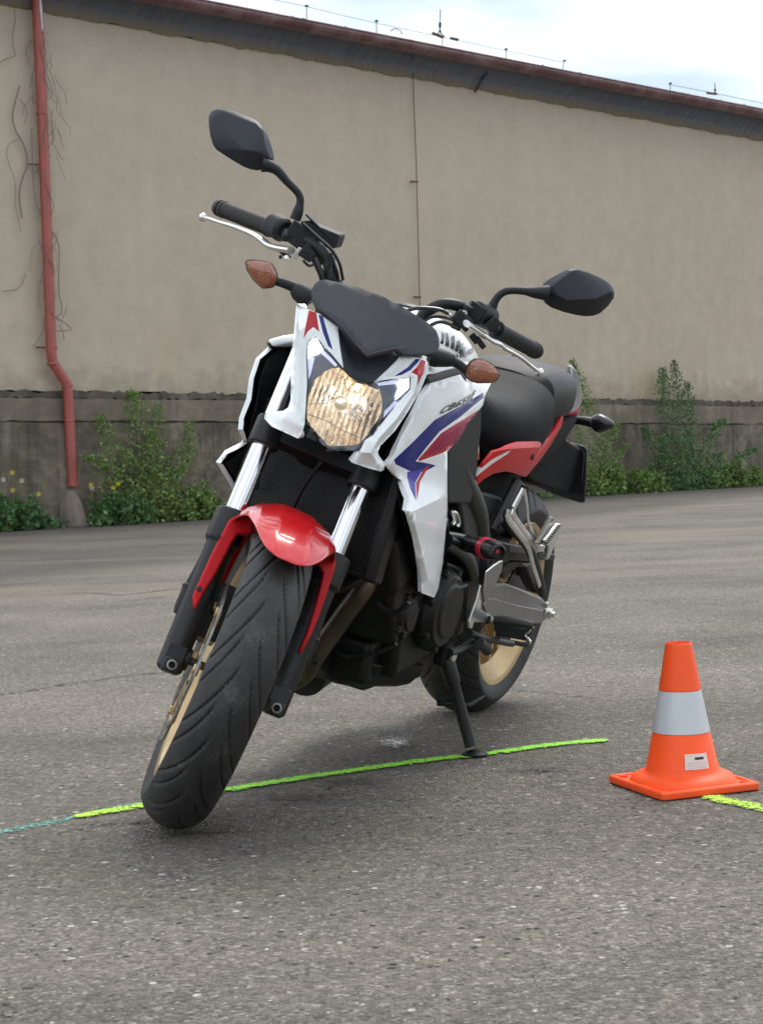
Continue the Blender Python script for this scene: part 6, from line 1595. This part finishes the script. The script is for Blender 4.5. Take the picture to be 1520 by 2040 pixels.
def plant(name, label, cat, stems, mat, size, dens, spread, seed, blossoms=(), group=None):
    """stems: lists of (a, c, z) from root to tip"""
    rg = random.Random(seed)
    root = bpy.data.objects.new(name, None); col.objects.link(root)
    base = wall_pt(stems[0][0][0], stems[0][0][1], 0); root.location = base
    tag(root, label, cat, group)
    sm = MB(); lf = MB()
    for S in stems:
        q = smooth_path([wall_pt(*p_)-base for p_ in S], 5)
        n = len(q)
        sm.tube(q, [.008*(1-.75*i/(n-1)) for i in range(n)], 5)
        L_ = sum((q[i+1]-q[i]).length for i in range(n-1))
        for k in range(int(dens*L_)):
            t = rg.random()**.85; i = min(n-2, int(t*(n-1))); p_ = q[i].lerp(q[i+1], t*(n-1)-i)
            r_ = spread*max(.22, 1.10-.90*t)*rg.random()**.6
            a_ = rg.uniform(0, 2*pi)
            p_ = p_ + Vector((cos(a_)*r_, sin(a_)*r_, rg.uniform(-.5, .6)*r_))
            if p_.z < .005: p_.z = rg.uniform(.005, .05)
            leaf(lf, p_, size*rg.uniform(.6, 1.25)*(1.05-.35*t), rg)
    sm.build('stem', 'stem', root); lf.build('foliage', mat, root, smooth=False)
    for (a, c, z, mt_) in blossoms:
        bm_ = MB(); p_ = wall_pt(a, c, z)-base
        for k in range(5):
            e = Vector((cos(k*1.257), -.3, sin(k*1.257))).normalized(); e2 = Vector((cos(k*1.257+.5), -.3, sin(k*1.257+.5)))
            bm_.add([p_, p_+e*.030, p_+e2*.032], [(0, 1, 2)])
        bm_.add([p_+Vector((0, -.002, 0)), p_+Vector((.01, -.004, .01)), p_+Vector((0, -.004, -.012))], [(0, 1, 2)])
        bm_.build('blossom', mt_, root, smooth=False)
        MB().tube([p_, p_+Vector((0, 0, -.18))], .003, 4).build('flower_stalk', 'stem', root)
    return root
def st_(uvs, c0, c1):
    n = len(uvs)
    return [(a, c0+(c1-c0)*i/(n-1), max(z, .0)) for i, (a, z) in enumerate(uvs)]
S1 = [st_([(-1.803,0.065),(-1.857,0.542),(-1.962,1.057),(-2.066,1.402)], .4, .25), st_([(-1.688,0.059),(-1.569,0.597),(-1.513,1.113),(-1.530,1.566),(-1.540,1.695)], .4, .2), st_([(-1.455,0.048),(-1.290,0.523),(-1.202,1.043),(-1.115,1.533)], .4, .2),
      st_([(-1.376,0.044),(-1.075,0.516),(-0.790,0.903),(-0.673,1.299)], .4, .3), st_([(-1.842,0.067),(-2.084,0.550),(-2.222,0.808),(-2.390,0.863)], .45, .4), st_([(-1.533,0.051),(-1.435,0.463),(-1.462,0.723)], .55, .5), st_([(-1.218,0.036),(-0.882,0.344),(-0.629,0.500)], .5, .5),
      st_([(-1.727,0.061),(-1.727,0.538),(-1.762,0.925)], .5, .35), st_([(-1.572,0.053),(-1.344,0.720),(-1.361,1.176)], .45, .3), st_([(-1.298,0.040),(-1.201,0.389),(-0.945,0.709)], .55, .4)]
plant('tall_weed', 'tall bushy green weed against the plinth, just right of the red downpipe', 'weed', S1, 'leaf', .056, 420, .33, 1, group='tall weeds against the plinth')
def mound(u0, u1, v_, h_, n, rg, c=.35):
    out = []
    aa = [([(-3.644,0.119)][0][0]), ([(-0.320,-0.015)][0][0]), ([(7.184,-0.055)][0][0]), ([(11.888,-0.157)][0][0])]
    f = lambda u: float(np.interp(u, [0, 440, 1167, 1500], aa))
    for k in range(n):
        u = rg.uniform(u0, u1); a = f(u); hh = h_*rg.uniform(.45, 1.)*(1-.5*abs((u-(u0+u1)/2)/((u1-u0)/2))**2)
        c0 = c + rg.uniform(-.22, .22)
        out.append([(a, c0, 0), (a+rg.uniform(-.06, .06), c0+rg.uniform(-.03, .05), hh*.6), (a+rg.uniform(-.12, .12), c0+rg.uniform(-.05, .1), hh)])
    return out
mr = random.Random(9)
yb = 'blossom'
fl = lambda L_, c=.5: [(a, c, z, m_) for (a, z), m_ in L_]
plant('nettle_clump', 'leafy dark green clump with yellow flowers, left of the red downpipe', 'weed', mound(-60, 78, 1050, .60, 34, mr), 'leaf_dark', .085, 190, .10, 2, [(*q[:1], .5, q[1], m_) for q, m_ in zip([(-3.496,0.712),(-3.499,0.500),(-3.148,0.438),(-3.622,0.631),(-3.370,0.610)], (yb, yb, yb, 'blossom_white', 'blossom_white'))])
plant('flowering_clump', 'low green clump with small yellow flowers, just right of the splash block', 'weed', mound(165, 262, 1040, .46, 26, mr, .5), 'leaf_dark', .075, 190, .10, 3, [(*q[:1], .6, q[1], m_) for q, m_ in zip([(-2.461,0.528),(-2.448,0.484),(-2.137,0.479),(-2.060,0.527)], (yb, 'blossom_white', yb, yb))])
plant('grass_clump', 'low bright grassy clump beside the fork leg of the motorcycle', 'weed', mound(330, 462, 1035, .44, 34, mr, .45), 'leaf', .065, 240, .10, 4)
S2 = [st_([(7.226,0.026),(7.388,0.724),(7.319,1.387),(7.191,1.882),(7.058,2.242)], .5, .3), st_([(7.354,0.021),(7.645,0.719),(7.856,1.049),(8.085,1.173)], .5, .4), st_([(7.481,0.016),(7.827,0.463),(8.241,0.833)], .5, .4), st_([(7.226,0.026),(7.122,0.483),(7.029,1.143)], .5, .4),
      st_([(7.609,-0.014),(7.815,0.212),(8.024,0.458)], .55, .5), st_([(7.290,0.023),(7.500,0.389),(7.597,0.803)], .5, .5)]
plant('tall_weed', 'feathery green weed standing right behind the number plate', 'weed', S2, 'leaf', .052, 420, .24, 5, group='tall weeds against the plinth')
S3 = [st_([(9.572,-0.066),(9.509,0.678),(9.459,1.375),(9.509,1.810),(9.567,2.141)], .45, .2), st_([(9.671,-0.070),(9.751,0.673),(9.828,1.373),(9.883,1.900),(9.887,2.268)], .45, .2), st_([(9.786,-0.074),(10.038,0.666),(10.219,1.371),(10.274,1.902)], .45, .2),
      st_([(9.929,-0.080),(10.395,0.481),(10.792,1.009),(11.212,1.230)], .5, .3), st_([(9.501,-0.063),(9.178,0.512),(8.988,0.862),(8.863,1.121)], .5, .3), st_([(9.714,-0.072),(9.384,0.420),(9.269,0.943)], .55, .4),
      st_([(9.857,-0.077),(10.098,0.400),(9.984,1.020)], .55, .4), st_([(10.001,-0.083),(10.678,0.204),(11.377,0.546),(11.850,0.673)], .55, .5), st_([(9.643,-0.069),(9.596,0.414),(9.688,0.849)], .6, .5), st_([(10.074,-0.086),(10.533,0.298),(10.925,0.647)], .55, .4), st_([(9.360,-0.058),(9.027,0.257),(8.861,0.520)], .55, .4)]
plant('tall_weed', 'tallest green weed on the right with three slender seed spikes above the plinth', 'weed', S3, 'leaf_dark', .055, 430, .30, 6, group='tall weeds against the plinth')
S4 = [st_([(9.468,1.549),(9.452,1.810),(9.567,2.141)], .25, .2), st_([(9.837,1.549),(9.897,1.900),(9.887,2.268)], .25, .2), st_([(10.257,1.548),(10.251,1.725),(10.274,1.902)], .25, .2)]
plant('low_weed', 'low broad-leaved weed between the number plate and the spiky tall weed', 'weed', mound(1165, 1300, 990, .55, 34, mr, .5), 'leaf', .095, 150, .12, 7)
plant('low_weed', 'low bright green growth at the right foot of the spiky tall weed', 'weed', mound(1385, 1480, 985, .60, 30, mr, .5), 'leaf', .070, 190, .12, 8)
plant('low_weed', 'small tuft of green at the far right end of the wall foot', 'weed', mound(1490, 1560, 980, .35, 12, mr, .4), 'leaf', .06, 150, .10, 9)
cvr = MB(); cg_ = random.Random(31)
for k in range(15000):
    a = cg_.uniform(-5, 24); c = .07 + abs(cg_.gauss(0, .16)); den = .5+.5*sin(a*2.3)*sin(a*.9+1)
    if cg_.random() > .25 + .6*den: continue
    leaf(cvr, wall_pt(a, c, cg_.uniform(.0, .12)), cg_.uniform(.025, .06), cg_)
tag(cvr.build('ground_cover', 'leaf_dark', smooth=False), 'thin green ground cover along the foot of the wall', 'ground cover', kind='stuff')

# ---------------------------------------------------------------- traffic cone
CL, CF, CR = [(0.445,3.413)][0], [(0.551,3.206)][0], [(0.727,3.283)][0]
ccx = Vector(((CL[0]+CR[0])/2, (CL[1]+CR[1])/2, 0))
ang = atan2(CR[1]-CL[1], CR[0]-CL[0])
half = hypot(CR[0]-CL[0], CR[1]-CL[1])/2
cone = bpy.data.objects.new('traffic_cone', None); col.objects.link(cone)
cone.location = ccx; cone.rotation_euler = (0, 0, ang)
tag(cone, 'orange traffic cone with one silver reflective band, standing on the asphalt', 'traffic cone')
k_ = half*.985
def rsq(h_, z, cr_=.065):
    out = []
    for q in range(4):
        a0 = q*pi/2
        for t in (-.35, -.12, .12, .35):
            out.append((h_*cos(a0)*(1-cr_*abs(t)) - h_*cr_*t*sin(a0)*1.6, h_*sin(a0)*(1-cr_*abs(t)) + h_*cr_*t*cos(a0)*1.6, z))
    return out
MB().rings([rsq(k_, .002), rsq(k_*1.01, .005), rsq(k_*1.01, .014), rsq(k_*.985, .0175), rsq(k_*.92, .0175), rsq(k_*.90, .0135), rsq(k_*.4, .0135)]).build('base', 'cone', cone, bevel=.001)
nf = 28
prof = [(.012, .108), (.018, .1055), (.026, .099), (.031, .088), (.034, .0765), (.040, .0722), (.112, .0572), (.1135, .0560), (.1965, .0412), (.198, .0424), (.286, .0268), (.290, .0262), (.292, .0245), (.286, .0232), (.24, .030)]
MB().lathe((0, 0, 0), (0, 0, 1), prof, nf, cap=False).build('body', 'cone', cone, angle=40)
MB().lathe((0, 0, 0), (0, 0, 1), [(.1135, .0572), (.1140, .0578), (.1960, .0425), (.1965, .0418)], nf, cap=False).build('reflective_band', 'cone_white', cone)
MB().box((0, -k_*.86, .0158), (.006, .034, .0045)).build('rib', 'cone', cone, bevel=.001)
for q in (0, pi/2, pi): MB().box((k_*.86*cos(q), k_*.86*sin(q), .0158), (.034 if q != pi/2 else .006, .006 if q != pi/2 else .034, .0045)).build('rib', 'cone', cone, bevel=.001)
V = []; a0 = -pi/2 - ang*0
def onc(t, z, o_=.0008):
    r_ = .0722 + (.0572-.0722)*(z-.040)/(.072) + o_
    return (r_*cos(t), r_*sin(t), z)
aL, aR = radians(-78)-ang*.3, radians(-36)-ang*.3
for i in range(9):
    t = aL+(aR-aL)*i/8
    V += [onc(t, .047), onc(t, .077)]
lb = plain('label', V, [(2*i, 2*i+2, 2*i+3, 2*i+1) for i in range(8)], 'label', cone)
V = []; F = []
for (t0, t1, z0, z1) in ((.40, .80, .0655, .0705), (.08, .92, .0600, .0604), (.08, .9, .0563, .0566), (.08, .85, .0530, .0533), (.1, .9, .0500, .0503), (.08, .3, .0735, .0738)):
    b0 = len(V)
    for i in range(9):
        t = aL+(aR-aL)*(t0+(t1-t0)*i/8); V += [onc(t, z0, .0013), onc(t, z1, .0013)]
    F += [(b0+2*i, b0+2*i+2, b0+2*i+3, b0+2*i+1) for i in range(8)]
plain('label_print', V, F, 'frame', lb)
